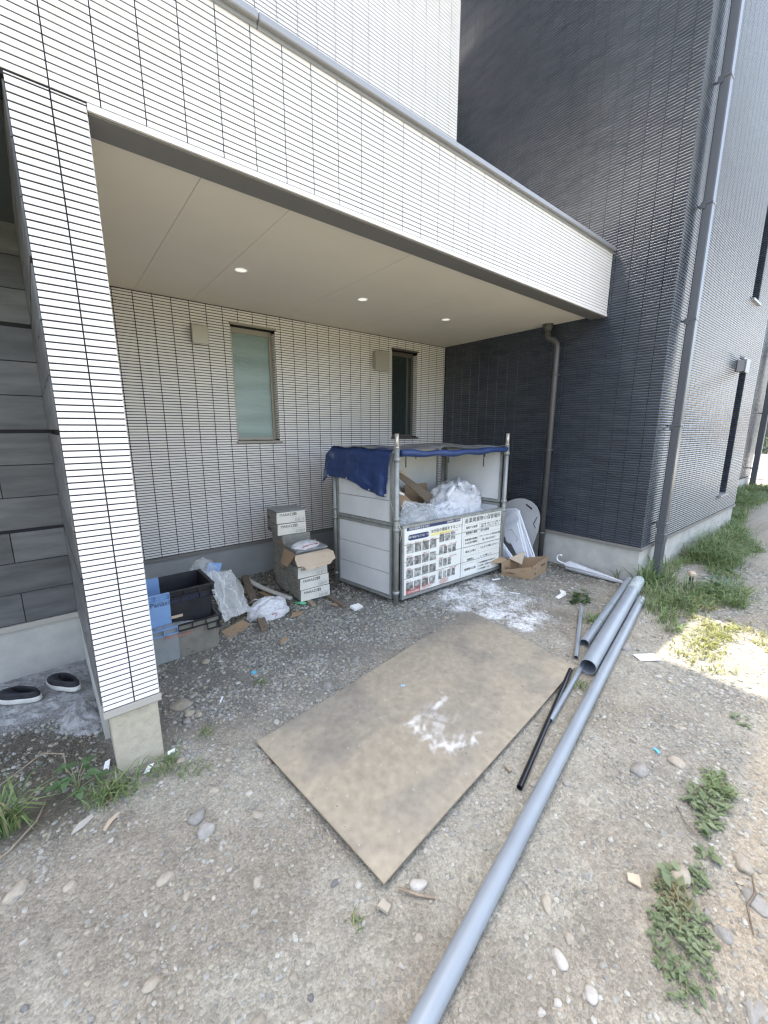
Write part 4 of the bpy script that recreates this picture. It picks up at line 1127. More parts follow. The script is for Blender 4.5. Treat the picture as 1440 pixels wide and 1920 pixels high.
# ------------------------------------------------------------------ plastic crates, coloured bluish left of the split and dark right of it
def crate(loc, rz, w, d, h, split, label, mB1, mB2, txt, tmat, tcol_u):
    t = thing('plastic_crate', label, 'crate', loc, rz, 'two-tone plastic crates by the pillar')
    tp_ = 0.02
    def wall(x0, x1, nm_, mt):
        b = MB(); b.poly([(x0 + (tp_ if x0 < -w / 2 + 1e-3 else 0), -d / 2 + tp_, 0), (x1 - (tp_ if x1 > w / 2 - 1e-3 else 0), -d / 2 + tp_, 0), (x1, -d / 2, h), (x0, -d / 2, h)], (0, 0.006, 0)); b.build(nm_, mt, t)
        b = MB(); b.box(x0, x1, -d / 2 - 0.018, -d / 2 - 0.0005, h - 0.004, h + 0.002); b.box(x0, x1, -d / 2 - 0.016, -d / 2 - 0.0005, h - 0.046, h - 0.041)
        n = max(2, int((x1 - x0) / 0.085))
        for k in range(n + 1):
            x = x0 + 0.003 + (x1 - x0 - 0.006) * k / n
            b.box(x - 0.002, x + 0.002, -d / 2 - 0.015, -d / 2 - 0.0008, h - 0.0405, h - 0.0045)
        b.build('rim', mt if mt not in (mMUDC, mMUDB) else (mBLKC if mt is mMUDC else mBLUE), t)
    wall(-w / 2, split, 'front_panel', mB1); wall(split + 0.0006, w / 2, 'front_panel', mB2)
    b = MB(); b.poly([(w / 2 - tp_, -d / 2 + tp_ + 0.007, 0), (w / 2 - tp_, d / 2 - tp_, 0), (w / 2, d / 2, h), (w / 2, -d / 2 + 0.007, h)], (-0.006, 0, 0)); b.build('end_panel', mB2, t)
    b = MB(); b.box(w / 2 + 0.0005, w / 2 + 0.018, -d / 2 - 0.018, d / 2, h - 0.004, h + 0.002); b.box(w / 2 + 0.0005, w / 2 + 0.016, -d / 2 - 0.016, d / 2, h - 0.046, h - 0.041)
    for k in range(5):
        y = -d / 2 + d * k / 4; b.box(w / 2 + 0.0008, w / 2 + 0.015, y - 0.002, y + 0.002, h - 0.0405, h - 0.0045)
    b.box(w / 2 - 0.09, w / 2 + 0.012, -d / 2 - 0.0165, -d / 2 - 0.0009, h - 0.092, h - 0.088); b.box(w / 2 - 0.09, w / 2 - 0.086, -d / 2 - 0.015, -d / 2 - 0.001, h - 0.0875, h - 0.0465); b.box(w / 2 - 0.01, w / 2 - 0.006, -d / 2 - 0.015, -d / 2 - 0.001, h - 0.0875, h - 0.0465)
    b.build('rim', mBLKC, t)
    b = MB(); b.poly([(-w / 2 + tp_, -d / 2 + tp_ + 0.007, 0), (-w / 2 + tp_, d / 2 - tp_, 0), (-w / 2, d / 2, h), (-w / 2, -d / 2 + 0.007, h)], (0.006, 0, 0)); b.build('end_panel', mB1, t)
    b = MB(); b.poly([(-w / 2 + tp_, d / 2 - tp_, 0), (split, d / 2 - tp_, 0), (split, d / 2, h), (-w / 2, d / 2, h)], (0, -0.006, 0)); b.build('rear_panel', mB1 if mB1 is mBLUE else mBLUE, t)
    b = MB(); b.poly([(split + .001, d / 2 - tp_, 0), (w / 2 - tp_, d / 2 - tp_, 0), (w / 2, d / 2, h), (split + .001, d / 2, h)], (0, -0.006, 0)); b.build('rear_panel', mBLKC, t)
    b = MB(); b.box(-w / 2 + tp_ + 0.008, w / 2 - tp_ - 0.008, -d / 2 + tp_ + 0.008, d / 2 - tp_ - 0.008, 0.0, 0.006); b.build('base', mBLKC, t)
    a = math.atan2(tp_, h)
    zt_ = h - 0.075
    F_ = Matrix.Translation((tcol_u, -d / 2 + tp_ * (1 - zt_ / h) - 0.0012, zt_)) @ Matrix.Rotation(PI / 2 + a, 4, 'X')
    text_mesh([(txt, 0, 0, 0.047, 'LEFT')], 'lettering', tmat, t, F_)
    return t
t = crate((0.275, 1.085, 0.004), 0.0, 0.54, 0.40, 0.260, -0.012, 'muddy lower crate, bluish left and dark right, with red lettering beside the pillar', mMUDB, mMUDC, 'Panasonic', mRED, -0.10)
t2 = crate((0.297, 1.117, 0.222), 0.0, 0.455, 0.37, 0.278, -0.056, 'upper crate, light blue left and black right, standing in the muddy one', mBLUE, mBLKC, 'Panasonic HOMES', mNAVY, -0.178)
b = MB(); b.obox((-0.02, -0.1765, 0.085), (0.075, 0.002, 0.02), (0.06, 0, 0), 0); b.build('tan_sticker', mCARDIN, t2)
crumple((0.22, 0.925, 0.225), (0.15, 0.03, 0.028), 51, 0.14, 3, 0.5, 'clear_bag', mBAGC, 'clear wrapping squeezed between the two crates', 'plastic wrapping')
film([(0.575, 1.20, 0.50), (0.80, 1.27, 0.455), (0.885, 1.10, 0.13), (0.63, 1.02, 0.13)], 0.045, 5, 'crumpled clear plastic bag slumped beside the crates', mFILMC, layers=3)
crumple((0.60, 1.42, 0.30), (0.10, 0.07, 0.14), 67, 0.18, 3, 0.6, 'clear_bag', mBAGC, 'thin clear film standing up behind the upper crate', 'plastic film')
b = MB(); b.obox((0, 0, 0), (0.12, 0.006, 0.20), (0.15, 0.25, 0.2)); o = b.build('blue_sheet', mBLUE); o.location = (0.66, 1.40, 0.40); tag(o, 'scrap of light blue sheet sticking up behind the upper crate', 'plastic sheet')
crumple((1.03, 1.16, 0.005), (0.155, 0.10, 0.105), 81, 0.17, 5, 0.35, 'white_bag', mBAGW, 'white shopping bag knotted on the gravel left of the cartons', 'plastic bag')
b = MB(); b.tube([(1.02, 1.055, 0.05), (1.05, 1.045, 0.06), (1.075, 1.05, 0.05), (1.10, 1.06, 0.055)], 0.003, 5); b.tube([(1.05, 1.046, 0.06), (1.06, 1.04, 0.04), (1.04, 1.04, 0.035)], 0.003, 5)
o = b.build('red_tie', mRED); tag(o, 'dark red tie string on the white shopping bag', 'string')

# ivory conduit
hp_ = []
for k in range(22):
    u = k / 21
    hp_.append((1.12 + 0.21 * u ** 1.6, 2.02 - 0.70 * u, 0.085 - 0.066 * u + 0.0 * math.sin(u * PI)))
b = MB(); b.tube(hp_, 0.019, 12); b.build('bent_conduit', mHOSE); o = COL.objects[-1]
tag(o, 'ivory bent conduit lying from the wall to the cartons', 'conduit')
b = MB(); b.tube([(p[0] + 0.033, p[1] - 0.004, p[2] - 0.006) for p in hp_[:-1]], 0.012, 10); b.build('bent_conduit', mHOSE); o = COL.objects[-1]
tag(o, 'thinner ivory conduit running along the bent one', 'conduit')
t = thing('hand_tool', 'dark rod with a green plastic grip lying before the cartons', 'hand tool', (0, 0, 0))
b = MB(); b.tube([(1.318, 1.21, 0.020), (1.385, 1.135, 0.020)], 0.014, 12); b.build('grip', mGRN, t)
b = MB(); b.tube([(1.26, 1.275, 0.022), (1.317, 1.211, 0.020)], 0.007, 8); b.tube([(1.386, 1.134, 0.02), (1.42, 1.10, 0.02)], 0.008, 8); b.build('rod', mDWOOD, t)
b = MB(); b.tube([(0.93, 1.42, 0.03), (0.97, 1.30, 0.12), (0.99, 1.20, 0.14), (0.98, 1.16, 0.08), (0.95, 1.18, 0.03)], 0.005, 8); b.build('wire_loop', mWPL); tag(COL.objects[-1], 'white cable loop beside the weathered timber stake', 'cable')

# ------------------------------------------------------------------ round lid, foam trays and open box by the navy wall
def wall_plate(pts, x, th, tilt, name, mat, label, cat, group=None, holes=()):
    """outline given as (y,z) on a plate that leans on the navy wall"""
    t = thing(name, label, cat, (0, 0, 0), 0, group)
    P = [(x + tilt * (z - 0.4), y, z) for (y, z) in pts]
    b = MB(); b.poly(P, (th, 0, 0)); b.build('plate', mat, t)
    return t
lid = [(1.021, 0.634), (0.975, 0.68), (0.93, 0.706), (0.86, 0.735), (0.795, 0.749), (0.74, 0.752), (0.686, 0.742), (0.637, 0.728), (0.592, 0.703), (0.555, 0.673), (0.527, 0.637), (0.506, 0.589), (0.494, 0.53), (0.495, 0.47), (0.498, 0.386), (0.52, 0.29), (0.548, 0.177), (0.585, 0.067), (0.62, 0.01), (0.98, 0.01), (1.03, 0.3)]
t = wall_plate(lid, 4.22, 0.012, 0.10, 'round_lid', mCOVER, 'large grey rounded lid with a slot leaning on the navy wall', 'lid')
def on_lid(y, z, dx=-0.001):
    return (4.22 + 0.10 * (z - 0.4) + dx, y, z)
b = MB(); b.poly([on_lid(y, z) for (y, z) in ((0.697, 0.695), (0.606, 0.649), (0.616, 0.63), (0.703, 0.677))], (-0.001, 0, 0)); b.build('slot', mBLKC, t)
b = MB()
for (a, c) in (((0.531, 0.557), (0.565, 0.464)), ((0.565, 0.464), (0.534, 0.414))):
    b.tube([on_lid(*a, -0.002), on_lid(*c, -0.002)], 0.0045, 6)
b.build('slit', mBLKC, t)
def tray(pts, x, label, marks, tilt=0.10):
    t = wall_plate(pts, x, 0.03, tilt, 'foam_tray', mFOAM, label, 'foam tray', 'white foam trays by the waste pen')
    cy = sum(p[0] for p in pts) / len(pts); cz = sum(p[1] for p in pts) / len(pts)
    inn = [(cy + (y - cy) * 0.86, cz + (z - cz) * 0.86) for (y, z) in pts]
    b = MB(); b.poly([(x + tilt * (z - 0.4) - 0.0005, y, z) for (y, z) in inn], (-0.008, 0, 0)); b.build('raised_face', mFOAM, t)
    b = MB()
    for (a, c) in marks:
        b.tube([(x + tilt * (a[1] - 0.4) - 0.009, *a), (x + tilt * (c[1] - 0.4) - 0.009, *c)], 0.0035, 6)
    b.build('moulded_groove', mGREYINK, t)
tray([(0.949, 0.606), (0.80, 0.632), (0.736, 0.61), (0.70, 0.45), (0.93, 0.20)], 4.13, 'hindmost white foam tray against the grey lid', [])
tray([(0.911, 0.458), (0.754, 0.633), (0.71, 0.619), (0.676, 0.569), (0.395, 0.06), (0.609, 0.05), (0.904, 0.364)], 4.07, 'tall white foam tray in the middle, slanting to the right', [((0.655, 0.50), (0.43, 0.14))])
tray([(0.868, 0.348), (0.835, 0.397), (0.68, 0.496), (0.636, 0.532), (0.45, 0.10), (0.575, 0.08), (0.703, 0.232), (0.73, 0.219), (0.784, 0.257), (0.782, 0.275)], 3.99, 'front white foam tray with a moulded square, over the open box', [((0.755, 0.385), (0.715, 0.405)), ((0.715, 0.405), (0.60, 0.31)), ((0.60, 0.31), (0.625, 0.275))])
tray([(0.97, 0.30), (0.78, 0.22), (0.60, 0.06), (0.96, 0.03)], 3.93, 'low white foam sheet behind the right post of the pen', [])

t = thing('open_carton', 'torn open brown cardboard box with printed sides on the gravel by the pen', 'carton', (0, 0, 0))
c0, c1, c2, c3 = (3.46, 0.46), (3.59, 0.175), (3.95, 0.21), (3.83, 0.50)
def side(p0, p1, z0, z1, name, mat, lean=0.0, th=0.005):
    P0 = Vector((*p0, 0)); P1 = Vector((*p1, 0)); d = (P1 - P0).normalized(); n = Vector((d.y, -d.x, 0))
    b = MB(); b.poly([P0 + Vector((0, 0, 0.004)), P1 + Vector((0, 0, 0.004)), P1 + n * lean + Vector((0, 0, z1)), P0 + n * lean + Vector((0, 0, z0))], -n * th); return b.build(name, mat, t), P0, d, n
side(c0, c1, 0.075, 0.155, 'side_panel', mCARD, 0.02); side(c1, c2, 0.165, 0.195, 'side_panel', mCARD, 0.012)
side((3.952, 0.217), (3.83, 0.49), 0.19, 0.12, 'side_panel', mCARD, 0.01); side((3.822, 0.50), (3.47, 0.468), 0.16, 0.14, 'side_panel', mCARD, 0.01)
b = MB(); b.poly([(3.475, 0.455, 0.003), (3.60, 0.185, 0.003), (3.94, 0.22, 0.003), (3.82, 0.49, 0.003)], (0, 0, 0.005)); b.build('bottom', mCARDIN, t)
b = MB(); b.poly([(3.47, 0.475, 0.145), (3.60, 0.49, 0.15), (3.56, 0.60, 0.19), (3.36, 0.53, 0.15)], (0, 0, 0.004)); b.build('top_flap', mCARD, t)
b = MB(); b.poly([(3.63, 0.49, 0.158), (3.81, 0.505, 0.165), (3.87, 0.44, 0.21), (3.71, 0.37, 0.10)], (0, 0, 0.004)); b.build('top_flap', mCARDIN, t)
def label_frame(p0, p1, z, lean):
    P0 = Vector((*p0, z)); P1 = Vector((*p1, z)); d = (P1 - P0).normalized(); n = Vector((d.y, -d.x, 0))
    return frame4(P0 + n * (lean + 0.0015), d, (0, 0, 1))
text_mesh([('EJR-K20BM/502', 0.03, 0.012, 0.032, 'LEFT'), ('2014', 0.235, 0.028, 0.022, 'LEFT'), ('天地無用', 0.05, -0.04, 0.022, 'LEFT')], 'lettering', mINK, t, label_frame(c0, c1, 0.09, 0.014))
text_mesh([('EJR-K20BM', 0.02, 0.05, 0.034, 'LEFT'), ('QTY 1', 0.03, 0.012, 0.018, 'LEFT'), ('取扱注意', 0.20, 0.01, 0.026, 'LEFT'), ('1個', 0.04, -0.05, 0.026, 'LEFT')], 'lettering', mINK, t, label_frame(c1, c2, 0.11, 0.009))

# ------------------------------------------------------------------ umbrella
t = thing('umbrella', 'furled milky vinyl umbrella with a white hook handle lying along the plinth', 'umbrella', (0, 0, 0))
b = MB(); hk = [(4.20, 0.10, 0.075)]
for a in np.linspace(-0.5 * PI, 0.62 * PI, 12):
    hk.append((4.215, 0.185 + 0.042 * math.cos(a + 0), 0.118 + 0.042 * math.sin(a)))
hk = [(4.20, 0.09, 0.070), (4.205, 0.14, 0.074)] + hk[1:]
b.tube(hk, 0.0095, 10); b.build('handle', mWPL, t)
ring = []
V = []; F = []
ns, na = 14, 26
for i in range(ns + 1):
    u = i / ns; y = 0.085 - 0.62 * u
    r = 0.056 * (1 - u) ** 0.85 + 0.009
    for k in range(na):
        a = 2 * PI * k / na
        rr_ = r * (1 + 0.16 * math.sin(3 * a + 2 * u) + 0.10 * math.sin(7 * a + 5 * u))
        V.append((4.20 + 0.03 * u + rr_ * math.cos(a), y, max(0.014, 0.066 * (1 - u) + 0.026 * u + rr_ * 0.75 * math.sin(a))))
for i in range(ns):
    for k in range(na):
        F.append((i * na + k, i * na + (k + 1) % na, (i + 1) * na + (k + 1) % na, (i + 1) * na + k))
link('canopy', nm('canopy', V, np.array(F), mUMB, smooth=False), t)
b = MB(); b.cyl((4.20, 0.075, 0.068), (4.20, 0.095, 0.070), 0.026, 14); b.tube([(4.232, -0.53, 0.026), (4.236, -0.58, 0.022)], 0.005, 8); b.build('rib_collar', mGALV, t)

# ------------------------------------------------------------------ pipes on the ground
def pipe(p0, p1, R, w, name, label, mat=mPVC, inn=mPVCIN, group='plastic pipes lying on the ground', marks=False):
    p0 = Vector(p0); p1 = Vector(p1); d = p1 - p0; Ln = d.length; sg = 36
    V = []; F = []; mi = []
    for (r, z) in ((R, 0), (R, Ln), (R - w, Ln), (R - w, 0), (R, 0), (R - w, 0), (R, Ln), (R - w, Ln)):
        for k in range(sg):
            V.append((r * math.cos(2 * PI * k / sg), r * math.sin(2 * PI * k / sg), z))
    def band(a, b_, m):
        for k in range(sg):
            F.append((a * sg + k, a * sg + (k + 1) % sg, b_ * sg + (k + 1) % sg, b_ * sg + k)); mi.append(m)
    band(0, 1, 0); band(2, 3, 1); band(5, 4, 0); band(6, 7, 0)
    me = nm(name, V, np.array(F), [mat, inn], smooth=True, mi=mi)
    o = link(name, me)
    o.matrix_world = Matrix.Translation(p0) @ d.to_track_quat('Z', 'Y').to_matrix().to_4x4()
    return tag(o, label, 'pipe', group)
pipe((2.322, -1.007, 0.056), (4.268, -0.629, 0.075), 0.053, 0.0045, 'grey_pipe', 'thickest grey plastic pipe, its dark open end facing the board')
pipe((2.643, -0.836, 0.036), (4.265, -0.542, 0.055), 0.034, 0.0035, 'grey_pipe', 'medium grey pipe tied with green tape left of the thickest pipe')
dl = Vector((3.86 - 0.343, -0.797 + 1.484, 0)).normalized()
pn = Vector((0.343, -1.484, 0.036)) - dl * 0.55
pipe((pn.x, pn.y, 0.040), (3.86, -0.797, 0.040), 0.032, 0.003, 'grey_pipe', 'longest grey pipe running out of the bottom of the picture')
pipe((1.698, -1.09, 0.020), (3.203, -0.779, 0.018), 0.0155, 0.0022, 'grey_pipe', 'thin grey pipe running out from under the thickest pipe along the board')
pipe((2.435, -0.877, 0.020), (3.285, -0.511, 0.018), 0.0155, 0.0022, 'grey_pipe', 'short thin grey pipe lying alone beside the corner of the board')
pipe((1.19, -1.226, 0.017), (2.245, -0.93, 0.030), 0.0135, 0.002, 'black_pipe', 'thin black pipe lying along the edge of the board', mBLKP, mBLKC)
# tapes and films on the pipes
def ring_tape(c, d, R, w, name, label, mat, n=1, cat='tape'):
    d = Vector(d).normalized(); b = MB()
    for i in range(n):
        b.cyl(Vector(c) + d * (0.05 * i), Vector(c) + d * (0.05 * i + w), R, 28, caps=False)
    o = b.build(name, mat)
    md = o.modifiers.new('thickness', 'SOLIDIFY'); md.thickness = 0.0012
    return tag(o, label, cat)
mGTAPE = M('green_tape', (0.16, 0.27, 0.20), 0.4)
dd = Vector((1.622, 0.294, 0.019)).normalized()
p_ = Vector((2.643, -0.836, 0.036)) + dd * 0.42
ring_tape(p_, (0.95, 0.31, 0), 0.0358, 0.012, 'green_tape', 'strip of green tape near the front of the medium pipe', mGTAPE)
p_ = Vector((2.643, -0.836, 0.036)) + dd * 0.82
ring_tape(p_, dd, 0.0362, 0.012, 'green_tape', 'strip of green tape halfway along the medium pipe', mGTAPE)
dd2 = Vector((1.946, 0.378, 0.019)).normalized()
p_ = Vector((2.322, -1.007, 0.056)) + dd2 * 1.62
mFILM = M('green_film', (0.42, 0.50, 0.49), 0.25, (0.62, 0.66, 0.66), 20, 5, alpha=0.8, bump=0.8, bscale=50)
ring_tape(p_, dd2, 0.0555, 0.040, 'plastic_film', 'crinkled plastic film wrapped round the far end of the thickest pipe', mFILM, 7, 'plastic film')

# ------------------------------------------------------------------ hardboard sheet
BC = [np.array(p) for p in ((0.458, -1.158), (2.30, -0.935), (2.426, 0.06), (0.372, -0.218))]
t = thing('hardboard_sheet', 'large brown hardboard sheet with white scuffs lying flat on the dirt', 'board', (0, 0, 0))
n1_, n2_ = 240, 120
uu, vv = np.meshgrid(np.linspace(0, 1, n1_), np.linspace(0, 1, n2_))
bxy = ((1 - uu) * (1 - vv))[..., None] * BC[0] + (uu * (1 - vv))[..., None] * BC[1] + (uu * vv)[..., None] * BC[2] + ((1 - uu) * vv)[..., None] * BC[3]
bz = 0.030 + 0.010 * np.sin(uu * 5 + 1) * np.cos(vv * 3) + 0.010 * (1 - vv) * uu
px_, py_ = bxy[..., 0].ravel(), bxy[..., 1].ravel()
cA = np.array([0.308, 0.266, 0.194]); cB = np.array([0.255, 0.227, 0.175]); cD = np.array([0.192, 0.173, 0.140])
f1 = fbm(px_ * 2.2, py_ * 2.6, 101, 5); f2 = fbm(px_ * 7, py_ * 9, 105, 4); f3 = fbm(px_ * 40, py_ * 40, 109, 3)
mixa = sstep(0.38, 0.62, f1)[:, None]
bc = cA * (1 - mixa) + cB * mixa
dkm = (sstep(0.54, 0.78, fbm(px_ * 3.1 + 9, py_ * 4.1, 113, 5)) * 0.7)[:, None]
bc = bc * (1 - dkm) + cD * dkm
edge_l = sstep(0.16, 0.0, vv.ravel() + (f2 - 0.5) * 0.1)[:, None] * 0.5 + sstep(0.12, 0.0, uu.ravel() + (f2 - 0.5) * 0.1)[:, None] * 0.5
bc = bc * (1 - edge_l) + np.array([0.365, 0.312, 0.225]) * edge_l
bc *= (0.80 + 0.40 * f3)[:, None]
def smear(cx, cy, ang, a_, b_, thr):
    dx, dy = px_ - cx, py_ - cy
    u_ = dx * math.cos(ang) + dy * math.sin(ang); w_ = -dx * math.sin(ang) + dy * math.cos(ang)
    e_ = np.exp(-((u_ / a_) ** 2 + (w_ / b_) ** 2))
    nz_ = fbm(u_ * 8 + 3, w_ * 42, 121, 4) * 0.6 + fbm(u_ * 38, w_ * 9, 125, 3) * 0.4
    return e_ * sstep(thr, thr + 0.22, nz_ * 0.65 + e_ * 0.35)
wm = 0
for k in range(34):                                     # dry powdery strokes in a loose C
    a_ = 2.2 + 2.9 * k / 33
    wm = wm + 0.42 * smear(1.21 + 0.15 * math.cos(a_) + random.gauss(0, .02), -0.745 + 0.16 * math.sin(a_) + random.gauss(0, .02), random.uniform(-0.6, 1.4), 0.05 + 0.05 * random.random(), 0.008 + 0.010 * random.random(), 0.44)
wm = np.clip(wm + 0.45 * smear(1.17, -0.72, 0.5, 0.22, 0.19, 0.52) + 0.8 * smear(1.31, -0.615, 0.15, 0.12, 0.025, 0.42), 0, 0.85)[:, None]
bc = bc * (1 - wm) + np.array([0.66, 0.64, 0.60]) * wm
spk = ((rng.random(len(px_)) > 0.998) * 0.3)[:, None]
bc = bc * (1 - spk) + 0.62 * spk
ii = np.arange(n1_ * n2_).reshape(n2_, n1_)
F = np.stack([ii[:-1, :-1], ii[:-1, 1:], ii[1:, 1:], ii[1:, :-1]], -1).reshape(-1, 4)
link('board_face', nm('board_face', np.stack([px_, py_, bz.ravel() + 0.0003], -1), F, mBOARD, attr=bc, smooth=True), t)
bd = list(ii[0, :]) + list(ii[1:, -1]) + list(ii[-1, -2::-1]) + list(ii[-2:0:-1, 0])
BV_ = np.stack([px_[bd], py_[bd], bz.ravel()[bd]], -1); nb_ = len(bd)
BV2 = BV_.copy(); BV2[:, 2] -= 0.007
F = np.array([(k, k + nb_, (k + 1) % nb_ + nb_, (k + 1) % nb_) for k in range(nb_)])
link('board_edge', nm('board_edge', np.concatenate([BV_, BV2]), F, mEDGE), t)
t = thing('nail_marker', 'small pale blue disc with an upright nail on the hardboard', 'nail', (1.256, -0.359, 0.031))
b = MB(); b.cyl((0, 0, 0.004), (0, 0, 0.006), 0.013, 16); b.build('washer', M('pale_blue_plastic', (0.35, 0.50, 0.60), 0.4), t)
b = MB(); b.cyl((0, 0, 0.0065), (0.006, 0.002, 0.045), 0.0016, 8); b.build('nail', mGALV, t)
# ------------------------------------------------------------------ shoes on the mortar spill
def shoe(loc, rz, label, tilt=0.0):
    t = thing('slip_on_shoe', label, 'shoe', loc, rz, 'slip-on shoes')
    n, sg = 25, 1
    def half_w(u):   # u 0 heel .. 1 toe
        return 0.034 + 0.014 * math.sin(min(1, u * 1.15) * PI * 0.62) - 0.006 * math.exp(-((u - 0.36) / 0.15) ** 2)
    def outline(sc, z, off=0.0, zt=0.0):
        P = []
        m = 40
        for k in range(m):
            a = 2 * PI * k / m
            x = -math.cos(a) * 0.5 + 0.5
            w = half_w(x) * (abs(math.sin(a)) ** 0.72)
            y = w * (1 if math.sin(a) >= 0 else -1) * sc
            P.append((((x - 0.5) * sc + 0.5 + off) * 0.255 - 0.1275, y, z + zt * x))
        return P
    def loft(rings, name, mat, cap=False):
        m = len(rings[0]); V = [p for r in rings for p in r]; F = []
        for i in range(len(rings) - 1):
            for k in range(m):
                F.append((i * m + k, i * m + (k + 1) % m, (i + 1) * m + (k + 1) % m, (i + 1) * m + k))
        me = bpy.data.meshes.new(name); fs = [tuple(f) for f in F]
        if cap:
            fs += [tuple(range(m))[::-1], tuple(range((len(rings) - 1) * m, len(rings) * m))]
        me.from_pydata(V, [], fs); me.materials.append(mat)
        me.polygons.foreach_set('use_smooth', np.ones(len(me.polygons), bool))
        return link(name, me, t)
    loft([outline(1.0, 0.0), outline(1.045, 0.006), outline(1.045, 0.027), outline(1.0, 0.030)], 'sole', mSOLE, True)
    # upper: toe vamp rises over the front, opening at the heel half
    def upper(sc, z0, rise, lip):
        P = []
        for (x, y, z) in outline(sc, 0):
            u = (x + 0.1275) / 0.255
            h = z0 + rise * (0.75 + 0.25 * math.cos((u - 0.35) * 3.2))
            P.append((x, y, h))
        return P
    o1 = outline(0.99, 0.030); o2 = upper(0.97, 0.030, 0.022, 0); o3 = upper(0.88, 0.034, 0.034, 0)
    op = []
    for k in range(40):
        a = 2 * PI * k / 40
        op.append((-0.045 - 0.066 * math.cos(a), 0.028 * math.sin(a) * (1 - 0.15 * math.cos(a)), 0.074 - 0.010 * math.cos(a) - 0.006 * (1 - abs(math.cos(a)))))
    op2 = [(x * 0.97 - 0.001, y * 0.92, z - 0.010) for (x, y, z) in op]
    op3 = [(x * 0.95 - 0.002, y * 0.92, 0.036) for (x, y, z) in op]
    loft([o1, o2, o3, op, op2, op3], 'upper', mRUB)
    b = MB(); b.poly([(x, y, 0.034) for (x, y, z) in op3], (0, 0, 0.002)); b.build('insole', mBLKC, t)
    b = MB(); b.obox((0.035, 0.004, 0.071), (0.010, 0.016, 0.004), (0.1, 0.28, 0.2)); b.obox((0.026, 0.022, 0.066), (0.008, 0.010, 0.004), (0.5, 0.2, 0)); b.build('trim_tab', mGREYINK, t)
    t.rotation_euler = (0, tilt, rz)
    return t
shoe((-0.595, 0.975, 0.028), math.radians(-220), 'black slip-on shoe with white sole, the left one of the pair by the wall', 0.02)
shoe((-0.385, 0.965, 0.030), math.radians(-238), 'black slip-on shoe with white sole nearest the pillar', 0.02)

# mortar spill and lump
def lump(pts_xy, h, name, mat, label, cat, seed=1, res=0.012):
    xs = [p[0] for p in pts_xy]; ys = [p[1] for p in pts_xy]
    ax = np.arange(min(xs) - .05, max(xs) + .05, res); ay = np.arange(min(ys) - .05, max(ys) + .05, res)
    X, Y = np.meshgrid(ax, ay)
    m = soft_poly(X, Y, pts_xy, 0.05, seed)
    Z = gz(X, Y) - 0.012 + h * m * (0.45 + 0.75 * fbm(X * 9, Y * 9, seed + 60, 4)) + 0.010 * (fbm(X * 40, Y * 40, seed + 3, 3) - 0.5)
    ii = np.arange(X.size).reshape(X.shape)
    Fq = np.stack([ii[:-1, :-1], ii[:-1, 1:], ii[1:, 1:], ii[1:, :-1]], -1).reshape(-1, 4)
    keep = (m.ravel()[Fq].max(1) > 0.02)
    return tag(link(name, nm(name, np.stack([X.ravel(), Y.ravel(), Z.ravel()], -1), Fq[keep], mat, smooth=True)), label, cat)
lump([(-1.2, 1.29), (-0.27, 1.29), (-0.245, 0.98), (-0.33, 0.80), (-0.52, 0.80), (-0.70, 0.80), (-1.2, 0.70)], 0.040, 'mortar_spill', mMORT, 'rough grey mortar spill under the shoes along the entry wall', 'mortar')
lump([(-0.40, 0.72), (-0.25, 0.80), (-0.225, 0.55), (-0.27, 0.42), (-0.36, 0.50)], 0.085, 'mortar_lump', mMORT, 'pale grey mortar lump in the soil against the pillar', 'mortar', 3)

# ------------------------------------------------------------------ stones
def stone_mesh(seed, sub=3, squash=0.6, rough=0.22):
    bm = bmesh.new(); bmesh.ops.create_icosphere(bm, subdivisions=sub, radius=1.0)
    P = np.array([v.co[:] for v in bm.verts])
    n = vnoise(P[:, 0] * 1.4 + seed, P[:, 1] * 1.4 + P[:, 2] * 1.1, seed) + 0.5 * vnoise(P[:, 1] * 3 + seed, P[:, 2] * 3 - P[:, 0], seed + 4) + 0.22 * vnoise(P[:, 0] * 7 + P[:, 2] * 3, P[:, 1] * 7 - P[:, 2] * 4, seed + 8)
    Q = P * (1 + rough * (n - 0.85))[:, None]
    Q[:, 2] *= squash
    for v, p in zip(bm.verts, Q):
        v.co = p
    me = bpy.data.meshes.new('stone'); bm.to_mesh(me); bm.free()
    me.polygons.foreach_set('use_smooth', np.ones(len(me.polygons), bool))
    return me
mSTA = M('tan_pebble', (0.37, 0.325, 0.25), 0.8, (0.30, 0.265, 0.21), 1.6, 5, rand=0.16, bump=0.3, bscale=7, bdist=0.05)
mSTG = M('grey_pebble', (0.30, 0.284, 0.252), 0.7, (0.235, 0.222, 0.198), 1.6, 5, rand=0.16, bump=0.3, bscale=7, bdist=0.05)
mSTD = M('dark_pebble', (0.17, 0.165, 0.155), 0.7, (0.12, 0.117, 0.11), 1.6, 5, rand=0.12, bump=0.3, bscale=7, bdist=0.05)
mSTW = M('pale_pebble', (0.45, 0.425, 0.37), 0.8, (0.375, 0.35, 0.305), 1.6, 5, rand=0.10, bump=0.3, bscale=7, bdist=0.05)
SM = {}
for mt in (mSTA, mSTG, mSTD, mSTW):
    for s_ in range(5):
        me = stone_mesh(s_ * 7 + 3, 3, (0.5, 0.62, 0.7, 0.45, 0.58)[s_], 0.42); me.materials.append(mt); SM[(mt.name, s_)] = me
def stone(x, y, r, mt, label, group=None, asp=1.0, rz=None, k=None):
    k = random.randrange(5) if k is None else k
    o = link('stone', SM[(mt.name, k)])
    o.location = (x, y, g1(x, y) + r * 0.05); o.scale = (r * asp, r, r); o.rotation_euler = (random.uniform(-.15, .15), random.uniform(-.15, .15), random.uniform(0, 6.28) if rz is None else rz)
    return tag(o, label, 'stone', group)
